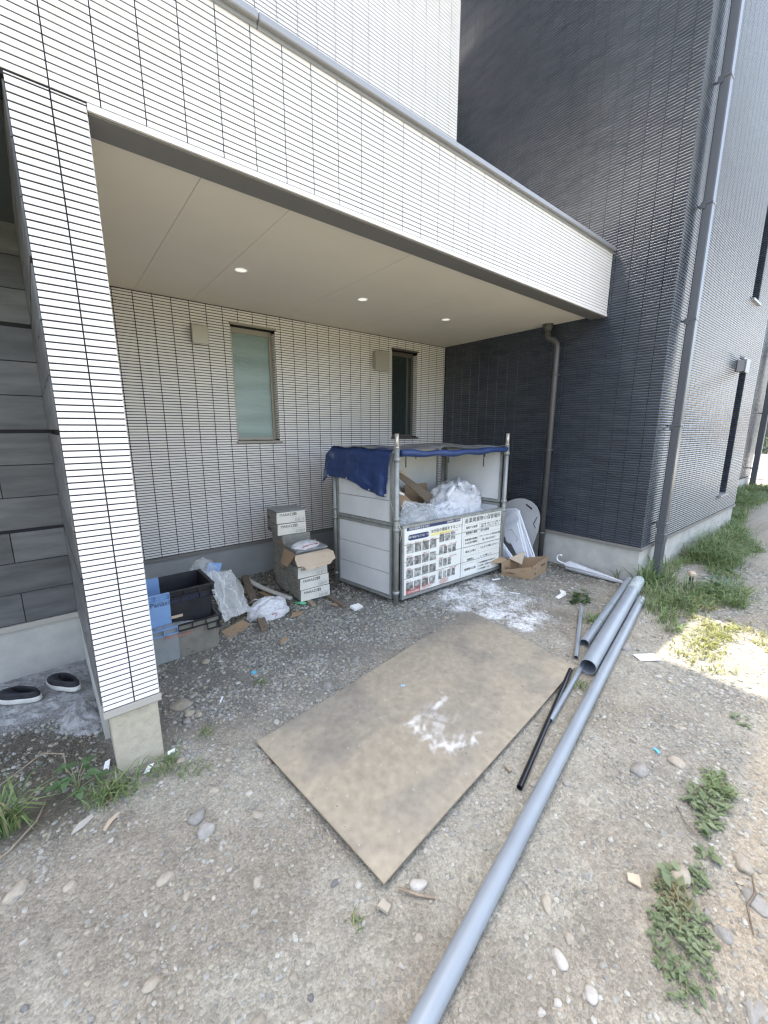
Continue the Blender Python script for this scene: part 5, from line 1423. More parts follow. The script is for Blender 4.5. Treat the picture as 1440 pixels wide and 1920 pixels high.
big = [(0.145, 0.354, 0.048, mSTA, 'longish tan stone just right of the pillar footing', 1.35, -0.5),
       (0.161, 0.253, 0.030, mSTA, 'brown stone below the longish one beside the pillar', 1.1, None),
       (0.203, 0.213, 0.020, mSTA, 'small beige stone at the end of the row beside the pillar', 1.0, None),
       (0.135, 0.20, 0.022, mSTG, 'grey stone leaning on the brown one beside the pillar', 1.2, None),
       (0.393, 0.748, 0.030, mSTA, 'round ochre stone in front of the lower crate', 1.0, None),
       (0.034, -0.529, 0.034, mSTG, 'flat round grey stone half sunk in the dirt left of the board', 1.1, None),
       (0.025, -0.447, 0.030, mSTG, 'grey stone touching the flat round one left of the board', 1.2, None),
       (1.74, -1.524, 0.037, mSTG, 'big smooth oval grey stone in the gravel right of the long pipe', 1.25, 0.1),
       (1.936, -1.621, 0.034, mSTA, 'big smooth tan stone beside the blue scrap', 1.3, 0.6),
       (-0.402, -0.441, 0.020, mSTA, 'small beige stone at the far left edge of the dirt', 1.0, None),
       (-0.549, -0.345, 0.028, mSTA, 'yellowish long stone at the left edge of the picture', 1.5, 0.7),
       (1.333, -1.80, 0.032, mSTA, 'tan boulder just above the dense weeds at the lower right', 1.35, 0.1),
       (0.837, -1.634, 0.016, mSTA, 'tan round pebble in a loose row near the bottom of the long pipe', 1.0, None),
       (0.762, -1.642, 0.018, mSTW, 'pale oblong pebble beside the bottom end of the long pipe', 1.5, 1.2),
       (0.758, -1.74, 0.021, mSTW, 'largest pale pebble at the bottom of the picture right of the pipe', 1.1, None),
       (0.404, -1.082, 0.013, mSTW, 'white angular stone left of the near corner of the board', 1.0, None),
       (0.568, -1.22, 0.022, mSTW, 'white stone right of the near corner of the board', 1.4, -0.4),
       (1.269, -1.247, 0.016, mSTW, 'pale stone between the black pipe and the long pipe', 1.0, None),
       (1.39, -1.341, 0.015, mSTG, 'grey stone close to the right side of the long pipe', 1.0, None),
       (2.888, -1.03, 0.040, mSTG, 'dark grey stone right of the long pipe near the white card', 1.3, 0.2),
       (3.15, -1.02, 0.034, mSTA, 'tan stone by the grass right of the pipes', 1.2, None),
       (0.92, -0.02, 0.030, mSTG, 'grey stone on the gravel above the board', 1.2, None),
       (1.23, -1.945, 0.022, mSTG, 'grey stone at the lower right edge beside the weeds', 1.3, None),
       (1.56, -1.93, 0.028, mSTA, 'broad tan stone at the right edge below the gravel band', 1.5, 0.6),
       (1.43, -1.985, 0.030, mSTG, 'grey slab-like stone at the right edge of the picture', 1.6, 0.8),
       (-0.131, -0.627, 0.022, mSTA, 'wide tan stone in the dirt below the pillar', 1.4, 0.2)]
for (x, y, r, mt, lb, asp, rz) in big:
    stone(x, y, r, mt, lb, 'stones on the dirt', asp, rz)
LB = {'tan_pebble': 'small tan pebble loose on the trodden dirt', 'grey_pebble': 'small grey pebble loose on the trodden dirt', 'dark_pebble': 'small dark pebble loose on the trodden dirt', 'pale_pebble': 'small pale pebble loose on the trodden dirt'}
placed = [(b_[0], b_[1], b_[2] * 1.4) for b_ in big]
def on_board(x, y):
    return in_poly(np.array([x]), np.array([y]), [(p[0], p[1]) for p in BC])[0]
PIPES = [((0.0, -1.55), (3.86, -0.797), 0.05), ((2.32, -1.007), (4.268, -0.629), 0.08), ((2.64, -0.836), (4.265, -0.542), 0.05), ((1.69, -1.09), (3.2, -0.779), 0.03), ((1.19, -1.226), (2.245, -0.93), 0.03), ((2.435, -0.877), (3.285, -0.511), 0.03)]
def where(x, y, mt):
    c_ = mt.name.split('_')[0]
    if y > 0.25: w_ = 'on the grey gravel under the porch roof'
    elif x < 0.1 and y > -0.35: w_ = 'on the dark soil beside the pillar'
    elif y > -0.12 - 0.1 * x and x < 2.3: w_ = 'on the gravel between the pillar and the far side of the board'
    elif x > 2.3 and y > -0.75: w_ = 'on the dirt between the board and the navy house'
    elif x < -0.1: w_ = 'on the trodden dirt at the far left'
    elif x < 0.42 and y > -1.0: w_ = 'on the dirt along the left edge of the board'
    elif y < -1.5 and x < 1.2: w_ = 'at the bottom right of the long pipe'
    elif x < 0.75 and y < -0.95: w_ = 'near the closest corner of the board'
    elif x < 1.7: w_ = 'right of the long pipe near the weeds'
    else: w_ = 'in the gravel right of the long pipe'
    return 'small %s pebble %s' % (c_, w_)
def near_pipe(X, Y):
    r = np.zeros(np.shape(X), bool)
    for (a, c, w) in PIPES:
        a = np.array(a); c = np.array(c); d = c - a; L2 = d @ d
        tt = np.clip(((X - a[0]) * d[0] + (Y - a[1]) * d[1]) / L2, 0, 1)
        r |= np.hypot(X - a[0] - tt * d[0], Y - a[1] - tt * d[1]) < w
    return r
cnt = 0; tries = 0
while cnt < 130 and tries < 6000:
    tries += 1
    dist = 0.75 + 2.6 * random.random() ** 1.3
    ang = random.uniform(-0.92, 0.80)
    c_ = math.cos(ang - 0.681 * 0); 
    dirv = Vector((math.sin(0.681 + ang), math.cos(0.681 + ang)))
    x = CAM.x + dirv.x * dist; y = CAM.y + dirv.y * dist
    if y > 1.9 or x < -0.9 or x > 4.0 or on_board(x, y) or near_pipe(np.array([x]), np.array([y]))[0] or (-0.26 < x < 0.03 and y > -0.02):
        continue
    if y > 0.55 and (1.3 < x < 4.3):
        continue
    if any((x - a) ** 2 + (y - b_) ** 2 < (rr + 0.03) ** 2 for a, b_, rr in placed):
        continue
    r = 0.0065 + 0.013 * random.random() ** 2.2
    mt = random.choices((mSTA, mSTG, mSTD, mSTW), (0.36, 0.26, 0.07, 0.31))[0]
    stone(x, y, r, mt, where(x, y, mt), 'small pebbles scattered on the dirt', random.uniform(0.9, 1.6))
    placed.append((x, y, r)); cnt += 1

# gravel: tens of thousands of small angular stones joined into one
ico = bmesh.new(); bmesh.ops.create_icosphere(ico, subdivisions=1, radius=1.0)
ico.verts.ensure_lookup_table()
IV = np.array([v.co[:] for v in ico.verts]); IF = np.array([[v.index for v in f.verts] for f in ico.faces]); ico.free()
NG = 330000
gx_ = rng.random(NG) * 7.6 - 1.4; gy_ = rng.random(NG) * 4.75 - 2.4
dist = np.hypot(gx_ - CAM.x, gy_ - CAM.y)
n1 = fbm(gx_ * 1.6, gy_ * 1.6, 21, 4); n2 = fbm(gx_ * 4.5, gy_ * 4.5, 33, 4)
dens = 0.34 + 0.66 * sstep(-0.30, 0.45, gy_ + (n1 - 0.5) * 0.9)
dens = np.maximum(dens, 0.9 * sstep(0.42, 0.10, np.abs((gy_ + 1.66) - (gx_ - 2.0) * 0.16)) * sstep(1.1, 1.7, gx_))
dens = np.maximum(dens, 0.55 * sstep(2.2, 2.6, gx_))
dens = dens * (0.35 + 1.3 * sstep(0.38, 0.62, n2)) * (1 - 0.65 * in_poly(gx_, gy_, SOIL))
keep = (rng.random(NG) < dens * np.clip(1.9 / dist, 0.22, 1.0)) & ~in_poly(gx_, gy_, [(p[0], p[1]) for p in BC]) & ~near_pipe(gx_, gy_)
keep &= ~((gx_ > -0.25) & (gx_ < 0.03) & (gy_ > -0.01)) & ~((gx_ < -0.2) & (gy_ > 1.25)) & ~((gx_ > L) & (gy_ > YD)) & ~in_poly(gx_, gy_, MORTAR)
gx_, gy_, dist = gx_[keep], gy_[keep], dist[keep]
n = len(gx_)
gr = (0.0018 + 0.0070 * rng.random(n) ** 3.2) * np.clip(0.75 + 0.22 * dist, 0.9, 1.8) * (1 + 0.18 * sstep(-0.2, 0.4, gy_) * rng.random(n))
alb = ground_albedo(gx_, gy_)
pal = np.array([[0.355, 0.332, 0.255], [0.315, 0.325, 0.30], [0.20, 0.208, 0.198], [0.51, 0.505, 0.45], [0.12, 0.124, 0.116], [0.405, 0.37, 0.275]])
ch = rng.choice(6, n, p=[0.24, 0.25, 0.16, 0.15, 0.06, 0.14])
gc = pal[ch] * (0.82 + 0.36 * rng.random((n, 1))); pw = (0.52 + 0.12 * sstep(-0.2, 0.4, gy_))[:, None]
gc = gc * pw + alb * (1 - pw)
ang = rng.random(n) * 2 * PI; sx = gr * (0.8 + 0.9 * rng.random(n)); sy = gr * (0.8 + 0.4 * rng.random(n)); sz = gr * (0.45 + 0.4 * rng.random(n))
ca, sa = np.cos(ang), np.sin(ang)
jv = IV[None] * (0.72 + 0.56 * rng.random((n, len(IV), 1)))
xx = jv[..., 0] * sx[:, None]; yy = jv[..., 1] * sy[:, None]; zz = jv[..., 2] * sz[:, None]
gzv = gz(gx_, gy_) + 0.010 * (fbm(gx_ * 30, gy_ * 30, 51, 3) - 0.5) + 0.006 * (vnoise(gx_ * 75, gy_ * 75, 57) - 0.5)
V = np.stack([gx_[:, None] + xx * ca[:, None] - yy * sa[:, None], gy_[:, None] + xx * sa[:, None] + yy * ca[:, None], (gzv + sz * (0.05 + 0.25 * sstep(-0.4, 0.4, gy_)))[:, None] + zz], -1).reshape(-1, 3)
F = (np.arange(n) * len(IV))[:, None, None] + IF[None]
o = link('gravel', nm('gravel', V, F.reshape(-1, 3), mSTONES, attr=np.repeat(gc, len(IV), 0)))
o['kind'] = 'stuff'

# grit tracked on to the hardboard
ng_ = 420
gu, gv = rng.random(ng_) ** 0.9, rng.random(ng_)
gb_ = ((1 - gu) * (1 - gv))[:, None] * BC[0] + (gu * (1 - gv))[:, None] * BC[1] + (gu * gv)[:, None] * BC[2] + ((1 - gu) * gv)[:, None] * BC[3]
kp = fbm(gb_[:, 0] * 3, gb_[:, 1] * 3, 61, 3) > 0.45; gb_ = gb_[kp]; gu = gu[kp]; gv = gv[kp]
zb_ = 0.030 + 0.010 * np.sin(gu * 5 + 1) * np.cos(gv * 3) + 0.010 * (1 - gv) * gu
rs_ = 0.0012 + 0.0030 * rng.random(len(gb_)) ** 3
V = (np.stack([gb_[:, 0], gb_[:, 1], zb_ + rs_ * 0.5], -1)[:, None, :] + IV[None] * (0.7 + 0.6 * rng.random((len(gb_), len(IV), 1))) * rs_[:, None, None]).reshape(-1, 3)
F = ((np.arange(len(gb_)) * len(IV))[:, None, None] + IF[None]).reshape(-1, 3)
o = link('board_grit', nm('board_grit', V, F, mSTONES, attr=np.repeat(pal[rng.choice(6, len(gb_))], len(IV), 0))); o['kind'] = 'stuff'

# white plaster crumbs on the dust patch
nd = 2600
dx = rng.normal(2.78, 0.38, nd); dy = rng.normal(0.12, 0.34, nd)
kp = in_poly(dx, dy, [(p[0], p[1]) for p in DUST]) & ~in_poly(dx, dy, [(p[0], p[1]) for p in BC]); dx, dy = dx[kp], dy[kp]
P = np.stack([dx, dy, gz(dx, dy) + 0.006], -1)
V, F = leaf_quads(P, 0.003 + 0.006 * rng.random(len(P)) ** 2)
o = link('plaster_crumbs', nm('plaster_crumbs', V, F, mPAPER)); o['kind'] = 'stuff'

# ------------------------------------------------------------------ grass and weeds
def blades(n_, X, Y, h, w, lean, colA, colB, z0=None, dry=0.06):
    n_ = len(X)
    a = rng.random(n_) * 2 * PI; b_ = a + PI / 2 + rng.normal(0, 0.3, n_)
    H = h * (0.45 + 0.75 * rng.random(n_)); Wd = w * (0.6 + 0.8 * rng.random(n_)); Le = H * lean * (0.3 + 1.1 * rng.random(n_))
    z = gz(X, Y) - 0.004 if z0 is None else z0
    dirx, diry = np.cos(b_), np.sin(b_); wx, wy = np.cos(a), np.sin(a)
    V = np.zeros((n_, 7, 3))
    for i, (t, ww) in enumerate(((0, 0.7), (0.4, 1.0), (0.75, 0.7))):
        off = Le * t ** 2.0; hz = H * (t - 0.28 * lean * t ** 3)
        for j, sgn in enumerate((-1, 1)):
            V[:, i * 2 + j, 0] = X + dirx * off + wx * Wd * ww * 0.5 * sgn
            V[:, i * 2 + j, 1] = Y + diry * off + wy * Wd * ww * 0.5 * sgn
            V[:, i * 2 + j, 2] = z + hz
    V[:, 6, 0] = X + dirx * Le * 1.15; V[:, 6, 1] = Y + diry * Le * 1.15; V[:, 6, 2] = z + H * (1 - 0.42 * lean)
    V[:, :, 2] = np.maximum(V[:, :, 2], (z + 0.002)[:, None])
    base = (np.arange(n_) * 7)[:, None, None]
    Q = (base + np.array([[0, 1, 3, 2], [2, 3, 5, 4]])[None]).reshape(-1, 4); T = (base + np.array([[4, 5, 6]])[None]).reshape(-1, 3)
    m = rng.random((n_, 1)); C = np.array(colA) * (1 - m) + np.array(colB) * m
    dr = rng.random(n_) < dry; C[dr] = np.array([0.30, 0.25, 0.13]) * (0.7 + 0.5 * rng.random((dr.sum(), 1)))
    return V.reshape(-1, 3), Q, T, np.repeat(C, 7, 0)
GA, GB = (0.105, 0.17, 0.055), (0.24, 0.31, 0.125)
GRASSP = [(4.36, -0.60), (8.3, -0.60), (9.0, -0.3), (11.5, 0.1), (14, 0.15), (14, -0.6), (11, -0.42), (8.8, -0.55), (7.0, -1.20), (6.3, -1.07), (5.6, -1.2), (5.0, -1.34), (4.46, -1.40), (4.29, -1.24), (4.08, -1.16), (3.54, -1.19), (3.37, -1.14), (3.62, -0.95), (4.0, -0.75)]
def scatter_poly(P, n_, jit=0.12, seed=3):
    xs = [p[0] for p in P]; ys = [p[1] for p in P]
    X = min(xs) - .1 + (max(xs) - min(xs) + .2) * rng.random(n_); Y = min(ys) - .1 + (max(ys) - min(ys) + .2) * rng.random(n_)
    k = soft_poly(X, Y, P, jit, seed) > rng.random(n_) * 0.9 + 0.05
    return X[k], Y[k]
X, Y = scatter_poly(GRASSP, 60000, 0.15, 5)
ng = fbm(X * 2.4, Y * 2.4, 91, 4)
bare = np.exp(-(((X - 4.75) / 0.35) ** 2 + ((Y + 0.98) / 0.13) ** 2)) + np.exp(-(((X - 5.4) / 0.5) ** 2 + ((Y + 0.85) / 0.08) ** 2)) * 0.7
k = (ng + 0.25 * rng.random(len(X)) > 0.44 + 0.45 * bare)
X, Y, ng = X[k], Y[k], ng[k]
hh = 0.12 + 0.16 * sstep(0.45, 0.7, ng)
hh = hh * (0.65 + 0.55 * sstep(-1.25, -0.75, Y))
V, Q, T, C = blades(0, X, Y, hh, 0.0085, 0.9, GA, GB)
o = link('wall_grass', nm('wall_grass', V, [Q, T], mGRASS, attr=C)); o['kind'] = 'stuff'
# sunlit weeds in the bright patch
SUNP = [(3.05, -1.26), (3.6, -1.24), (4.2, -1.3), (4.3, -1.5), (3.6, -1.72), (3.2, -1.70), (2.9, -1.50)]
X, Y = scatter_poly(SUNP, 4200, 0.15, 8)
kk = fbm(X * 5, Y * 5, 95, 3) + 0.2 * rng.random(len(X)) > 0.62; X, Y = X[kk], Y[kk]
V, Q, T, C = blades(0, X, Y, 0.06 + 0 * X, 0.007, 0.95, (0.16, 0.19, 0.04), (0.28, 0.29, 0.08), dry=0.2)
o = link('sunlit_grass', nm('sunlit_grass', V, [Q, T], mGRASS, attr=C)); o['kind'] = 'stuff'

def tuft(name, x, y, n_, h, w, sp, lean, label, cat='grass tuft', group=None, cA=GA, cB=GB, sy=None):
    X = x + np.clip(rng.normal(0, sp, n_), -1.6 * sp, 1.6 * sp); Y = y + np.clip(rng.normal(0, 1, n_), -1.6, 1.6) * (sp if sy is None else sy)
    V, Q, T, C = blades(0, X, Y, h + 0 * X, w, lean, cA, cB)
    V[:, 0] -= x; V[:, 1] -= y
    o = link(name, nm(name, V, [Q, T], mGRASS, attr=C), loc=(x, y, 0))
    return tag(o, label, cat, group)
def leafy(name, x, y, n_, r, ls, label, cat='weed', sy=1.0, cA=(0.13, 0.175, 0.08), cB=(0.23, 0.275, 0.145), hmax=0.05, group=None, rot=0.0, stems=True):
    """mat of short stems with folded pointed leaves"""
    aa = rng.random(n_) * 2 * PI; rr_ = np.sqrt(rng.random(n_)) * r * (0.75 + 0.5 * fbm(np.cos(aa) * 2 + x * 9, np.sin(aa) * 2, 7, 3))
    lx = np.cos(aa) * rr_; ly = np.sin(aa) * rr_ * sy
    X = x + lx * math.cos(rot) - ly * math.sin(rot); Y = y + lx * math.sin(rot) + ly * math.cos(rot)
    kk = fbm(X * 22, Y * 22, 19, 3) + 0.25 * rng.random(n_) > 0.555
    X, Y, rr_ = X[kk], Y[kk], rr_[kk]; n_ = len(X)
    Z = gz(X, Y) + hmax * (0.2 + 0.8 * rng.random(n_)) * (1 - 0.55 * rr_ / r)
    a = rng.random(n_) * 2 * PI; el = rng.normal(0.12, 0.30, n_); l = ls * (0.55 + 0.8 * rng.random(n_)); w = l * (0.20 + 0.12 * rng.random(n_))
    d = np.stack([np.cos(a) * np.cos(el), np.sin(a) * np.cos(el), np.sin(el)], -1)
    s = np.stack([-np.sin(a), np.cos(a), 0 * a], -1); u = np.cross(d, s) * 1.0
    B = np.stack([X, Y, Z], -1)
    mid = B + d * (l * 0.45)[:, None]
    V = np.stack([B, mid + s * w[:, None] + np.array([0, 0, 1]) * (w * 0.35)[:, None], mid, mid - s * w[:, None] + np.array([0, 0, 1]) * (w * 0.35)[:, None], B + d * l[:, None] - np.array([0, 0, 1]) * (l * 0.12)[:, None]], 1)
    V[:, :, 2] = np.maximum(V[:, :, 2], (gz(X, Y) + 0.003)[:, None])
    base = (np.arange(n_) * 5)[:, None, None]
    T = (base + np.array([[0, 2, 1], [0, 3, 2], [1, 2, 4], [2, 3, 4]])[None]).reshape(-1, 3)
    m = rng.random((n_, 1)); C = np.repeat(np.array(cA) * (1 - m) + np.array(cB) * m, 5, 0)
    V = V.reshape(-1, 3) - np.array([x, y, 0])
    t = thing(name, label, cat, (x, y, 0), 0, group)
    link('foliage', nm('foliage', V, T, mGRASS, attr=C), t)
    if stems:
        b = MB()
        for i in range(min(26, n_ // 6)):
            k_ = rng.integers(n_); px, py, pz = X[k_] - x, Y[k_] - y, Z[k_]
            b.tube([(px * 0.2, py * 0.2, g1(x, y) - 0.003), (px * 0.6, py * 0.6, pz * 0.7 + 0.004), (px, py, pz)], 0.0011, 5, caps=False)
        b.build('stems', mGRN if False else mSTEM, t)
    return t
mSTEM = M('weed_stem', (0.20, 0.22, 0.10), 0.6)
leafy('leafy_weed', 1.115, -1.858, 620, 0.195, 0.024, 'dense mat of small leaved weeds at the lower right of the dirt', sy=0.42, hmax=0.04, rot=0.25)
leafy('leafy_weed', 1.27, -1.80, 60, 0.06, 0.05, 'long leaved weed at the upper edge of the dense weed mat', sy=0.6, hmax=0.05)
leafy('leafy_weed', 1.80, -1.775, 120, 0.14, 0.042, 'upper clump of long leaved weeds in the gravel at the right', sy=0.45, hmax=0.045)
leafy('leafy_weed', 1.95, -1.765, 70, 0.08, 0.038, 'topmost weed clump in the gravel behind the oval stone', sy=0.6, hmax=0.04)
leafy('leafy_weed', 1.55, -1.835, 34, 0.07, 0.045, 'sparse weed with few leaves between the two weed clumps at the right', sy=0.5, hmax=0.05)
leafy('leafy_weed', 3.50, -0.40, 130, 0.17, 0.06, 'low green weed on the dark soil left of the pipes', sy=0.5, hmax=0.07, cA=(0.04, 0.075, 0.025), cB=(0.09, 0.14, 0.05))
leafy('leafy_weed', 4.85, -1.18, 150, 0.20, 0.075, 'broad leaved weed in the grass by the wooden peg', sy=0.6, hmax=0.16, cA=(0.08, 0.14, 0.08), cB=(0.14, 0.21, 0.13))
leafy('leafy_weed', 1.66, -1.80, 46, 0.07, 0.036, 'few weed leaves just below the upper clump at the right', sy=0.5, hmax=0.03)
leafy('leafy_weed', 1.37, -1.85, 40, 0.06, 0.034, 'few weed leaves beside the tan boulder', sy=0.5, hmax=0.03)
tuft('grass_tuft', 1.88, -1.79, 90, 0.07, 0.005, 0.035, 1.0, 'thin grass around the upper weed clump in the gravel')
tuft('grass_tuft', 1.22, -1.80, 80, 0.06, 0.005, 0.032, 1.0, 'thin dry grass above the dense weed mat', cA=(0.2, 0.19, 0.09), cB=(0.28, 0.25, 0.13))
leafy('leafy_weed', 2.56, -1.76, 40, 0.06, 0.04, 'tiny weed at the right edge just below the sunlit patch', sy=0.6, hmax=0.03)
tuft('grass_tuft', -0.235, -0.095, 130, 0.10, 0.006, 0.055, 1.0, 'low sprawling grass in front of the pillar footing', sy=0.035)
tuft('grass_tuft', -0.03, -0.085, 70, 0.075, 0.005, 0.035, 0.9, 'small grass tuft at the right corner of the pillar footing')
tuft('grass_tuft', 0.075, -0.19, 46, 0.06, 0.004, 0.035, 0.9, 'thin grass tuft right of the pillar on the dirt')
tuft('grass_tuft', -0.60, -0.02, 60, 0.22, 0.010, 0.030, 0.8, 'tall grass blades at the left edge of the picture')
tuft('grass_tuft', 0.19, 0.03, 36, 0.05, 0.004, 0.022, 0.9, 'wispy grass by the stones beside the pillar')
tuft('grass_tuft', 0.33, -1.17, 26, 0.028, 0.0035, 0.013, 1.0, 'tiny grass sprig at the near corner of the hardboard')
tuft('grass_tuft', 2.15, -0.985 - 0.055, 40, 0.05, 0.006, 0.03, 0.9, 'grass sprig under the end of the thickest pipe')
tuft('grass_tuft', 3.12, -0.705, 90, 0.10, 0.006, 0.05, 0.9, 'grass growing up between the medium and the thickest pipe', sy=0.02)
tuft('grass_tuft', 0.60, 0.28, 44, 0.04, 0.004, 0.025, 0.9, 'sparse grass on the gravel between the crates and the board')
# big lobed weed at the left
t = thing('lobed_weed', 'three lobed green weed sprouting in the soil left of the pillar footing', 'weed', (-0.36, 0.02, g1(-0.36, 0.02)))
mLEAF = M('lobed_leaf', (0.075, 0.135, 0.055), 0.55, (0.105, 0.17, 0.07), 20, 4, transl=0.25)
def leaf_mesh():
    prof = [(0, 0.0), (0.08, 0.16), (0.22, 0.30), (0.36, 0.22), (0.5, 0.27), (0.68, 0.22), (0.85, 0.10), (1.0, 0.0)]
    V = []; F = []
    for (x, w) in prof:
        V += [(x, -w, 0.06 * math.sin(x * PI) + w * 0.25), (x, 0, 0.06 * math.sin(x * PI)), (x, w, 0.06 * math.sin(x * PI) + w * 0.25)]
    for i in range(len(prof) - 1):
        a = i * 3
        F += [(a, a + 1, a + 4, a + 3), (a + 1, a + 2, a + 5, a + 4)]
    return nm('leaf', V, np.array(F), mLEAF, smooth=True)
LM = leaf_mesh()
st = MB()
for i in range(10):
    a = i * 2.4; h = 0.035 + 0.011 * i; rad = 0.10 - 0.006 * i
    e_ = Vector((math.cos(a) * rad * 0.7, math.sin(a) * rad * 0.7, h))
    st.tube([(0, 0, 0.0), (e_.x * 0.35, e_.y * 0.35, h * 0.65), tuple(e_)], 0.0018, 6, caps=False)
    for da, s_ in ((0, 1.0), (0.95, 0.62), (-0.95, 0.62)):
        o = link('leaf', LM, t); s2 = s_ * random.uniform(0.048, 0.068)
        o.location = e_; o.scale = (s2, s2, s2); o.rotation_euler = (random.uniform(-.3, .3), random.uniform(-0.1, 0.35), a + da)
st.build('stem', mSTEM, t)
b = MB(); b.tube([(-0.80, 0.02, 0.02), (-0.62, 0.22, 0.05), (-0.48, 0.32, 0.06), (-0.40, 0.27, 0.045), (-0.395, 0.17, 0.012)], 0.004, 6); tag(b.build('dry_root', mWOOD), 'thin dry root arching over the soil at the left', 'root')
b = MB(); b.tube([(-0.72, -0.22, 0.01), (-0.58, -0.16, 0.02), (-0.50, -0.06, 0.015), (-0.47, 0.04, 0.012)], 0.004, 6); tag(b.build('dry_root', mWOOD), 'pale dry stalk curving at the left edge of the picture', 'root')

# ------------------------------------------------------------------ scraps and bits
def scrap(x, y, pts, label, mat=mPAPER, cat='scrap', th=0.003, rz=0.0, tilt=(0, 0), name='white_scrap', dz=0.008):
    b = MB(); b.poly([(u, v, 0.004 * math.sin(u * 60) * 0) for (u, v) in pts], (0, 0, th))
    o = b.build(name, mat); o.location = (x, y, g1(x, y) + dz); o.rotation_euler = (tilt[0], tilt[1], rz)
    return tag(o, label, cat)
scrap(2.84, -1.185, [(-0.07, -0.045), (0.085, -0.04), (0.08, 0.045), (-0.075, 0.04)], 'white rectangular card on the dirt at the tip of the sunlit patch', mWPL, 'card', 0.004, -0.65, name='white_card')
scrap(3.46, -0.22, [(-0.13, -0.03), (0.02, -0.05), (0.10, -0.02), (0.12, 0.05), (0.085, 0.03), (0.02, 0.0), (-0.10, 0.01)], 'curved white plaster scrap above the short thin pipe', mPAPER, 'plaster scrap', 0.006, 0.15)
scrap(1.712, 0.79, [(-0.06, -0.03), (0.05, -0.035), (0.06, 0.03), (-0.05, 0.04)], 'crumpled white paper cup on the gravel before the waste pen', mPAPER, 'paper scrap', 0.02, 0.3, (0.2, 0.1))
scrap(1.62, 0.97, [(-0.05, -0.03), (0.06, -0.02), (0.05, 0.03), (-0.04, 0.04)], 'flat brown card scrap left of the waste pen post', mCARD, 'card scrap', 0.003, 0.4, name='card_scrap')
scrap(1.22, 1.02, [(-0.07, -0.03), (0.03, -0.05), (0.08, 0.0), (0.0, 0.05)], 'brown torn card below the white shopping bag', mCARD, 'card scrap', 0.004, 0.2, name='card_scrap')
scrap(0.70, 1.05, [(-0.12, -0.06), (0.12, -0.05), (0.16, 0.06), (-0.06, 0.09)], 'dirty flattened card by the end of the crates', mCARD, 'card scrap', 0.004, 0.5, (0.05, -0.05), name='card_scrap')
scrap(0.93, 0.66, [(-0.05, -0.015), (0.03, -0.025), (0.06, 0.01), (0.0, 0.02)], 'dry curled brown leaf on the gravel below the timber stake', mCARD, 'leaf', 0.006, 0.5, name='dry_leaf')
scrap(1.0, 1.82, [(-0.11, -0.06), (0.12, -0.06), (0.12, 0.06), (-0.1, 0.07)], 'dusty cardboard piece on the soil by the back wall', mCARDIN, 'card scrap', 0.005, 0.1, (0.1, 0.0), name='card_scrap')
scrap(1.22, 1.60, [(-0.09, -0.06), (0.08, -0.08), (0.10, 0.06), (-0.05, 0.09)], 'tan cardboard piece behind the conduits', mCARD, 'card scrap', 0.005, 0.5, (0.1, 0.2), name='card_scrap')
scrap(0.015, 0.0, [(-0.02, -0.012), (0.03, -0.004), (0.022, 0.012), (-0.015, 0.012)], 'white chip at the right corner of the pillar footing', mWPL, 'chip', 0.004, 0.2, (0.2, 0.1))
scrap(-0.245, 0.10, [(-0.012, -0.025), (0.012, -0.02), (0.010, 0.03), (-0.01, 0.02)], 'white chip standing at the left corner of the pillar footing', mWPL, 'chip', 0.004, -0.3, (0.6, 0.1))
scrap(-0.09, -0.045, [(-0.012, -0.03), (0.010, -0.02), (0.014, 0.03), (-0.01, 0.02)], 'white chip on the dirt in front of the pillar footing', mWPL, 'chip', 0.004, -0.5)
scrap(-0.36, -0.19, [(-0.05, -0.008), (0.0, -0.016), (0.05, -0.010), (0.055, 0.006), (0.0, 0.012), (-0.03, 0.004)], 'creased pale wrapper half buried left of the sprawling grass', mSTW, 'wrapper', 0.006, 0.7, (0.3, 0.2))
scrap(-0.26, -0.25, [(-0.05, -0.010), (0.0, -0.004), (0.05, -0.008), (0.045, 0.006), (0.0, 0.014), (-0.045, 0.004)], 'torn beige strip beside the pale wrapper', mCARDIN, 'wrapper', 0.004, 0.9, (0.1, 0.2))
scrap(0.344, 0.256, [(-0.025, -0.004), (0.025, -0.004), (0.025, 0.004), (-0.025, 0.004)], 'white plastic peg lying on the gravel right of the pillar', mWPL, 'peg', 0.008, 1.0, name='plastic_peg')
scrap(1.928, -1.535, [(-0.022, -0.008), (0.0, -0.014), (0.022, 0.0), (0.012, 0.014), (0.0, 0.002)], 'bright cyan plastic scrap above the tan stone', mCYAN, 'plastic scrap', 0.004, 0.4, name='cyan_scrap')
scrap(0.60, 0.40, [(-0.016, -0.012), (0.016, -0.01), (0.012, 0.012), (-0.012, 0.014)], 'light blue plastic disc on the gravel left of the board', mCYAN, 'plastic disc', 0.008, 0.4, name='blue_disc')
scrap(1.18, -1.70, [(-0.022, -0.02), (0.022, -0.016), (0.012, 0.022), (-0.016, 0.02)], 'cream tile chip on the bare dirt left of the dense weeds', mCARDIN, 'tile chip', 0.006, 0.4, name='tile_chip')
scrap(1.245, -1.13, [(-0.018, -0.008), (0.018, -0.008), (0.018, 0.008), (-0.018, 0.008)], 'small wooden offcut at the edge of the hardboard', mWOOD, 'offcut', 0.012, 1.3, name='wood_offcut')
scrap(0.427, -1.20, [(-0.012, -0.02), (0.012, -0.018), (0.014, 0.018), (-0.014, 0.02)], 'yellowish block just below the near corner of the hardboard', mSTA, 'offcut', 0.012, 0.3, name='wood_offcut')
scrap(3.6, 0.57, [(-0.10, -0.02), (0.1, -0.02), (0.1, 0.02), (-0.1, 0.02)], 'grey slat under the right end of the sorting sign', mGALV, 'slat', 0.008, -0.2, name='flat_slat')
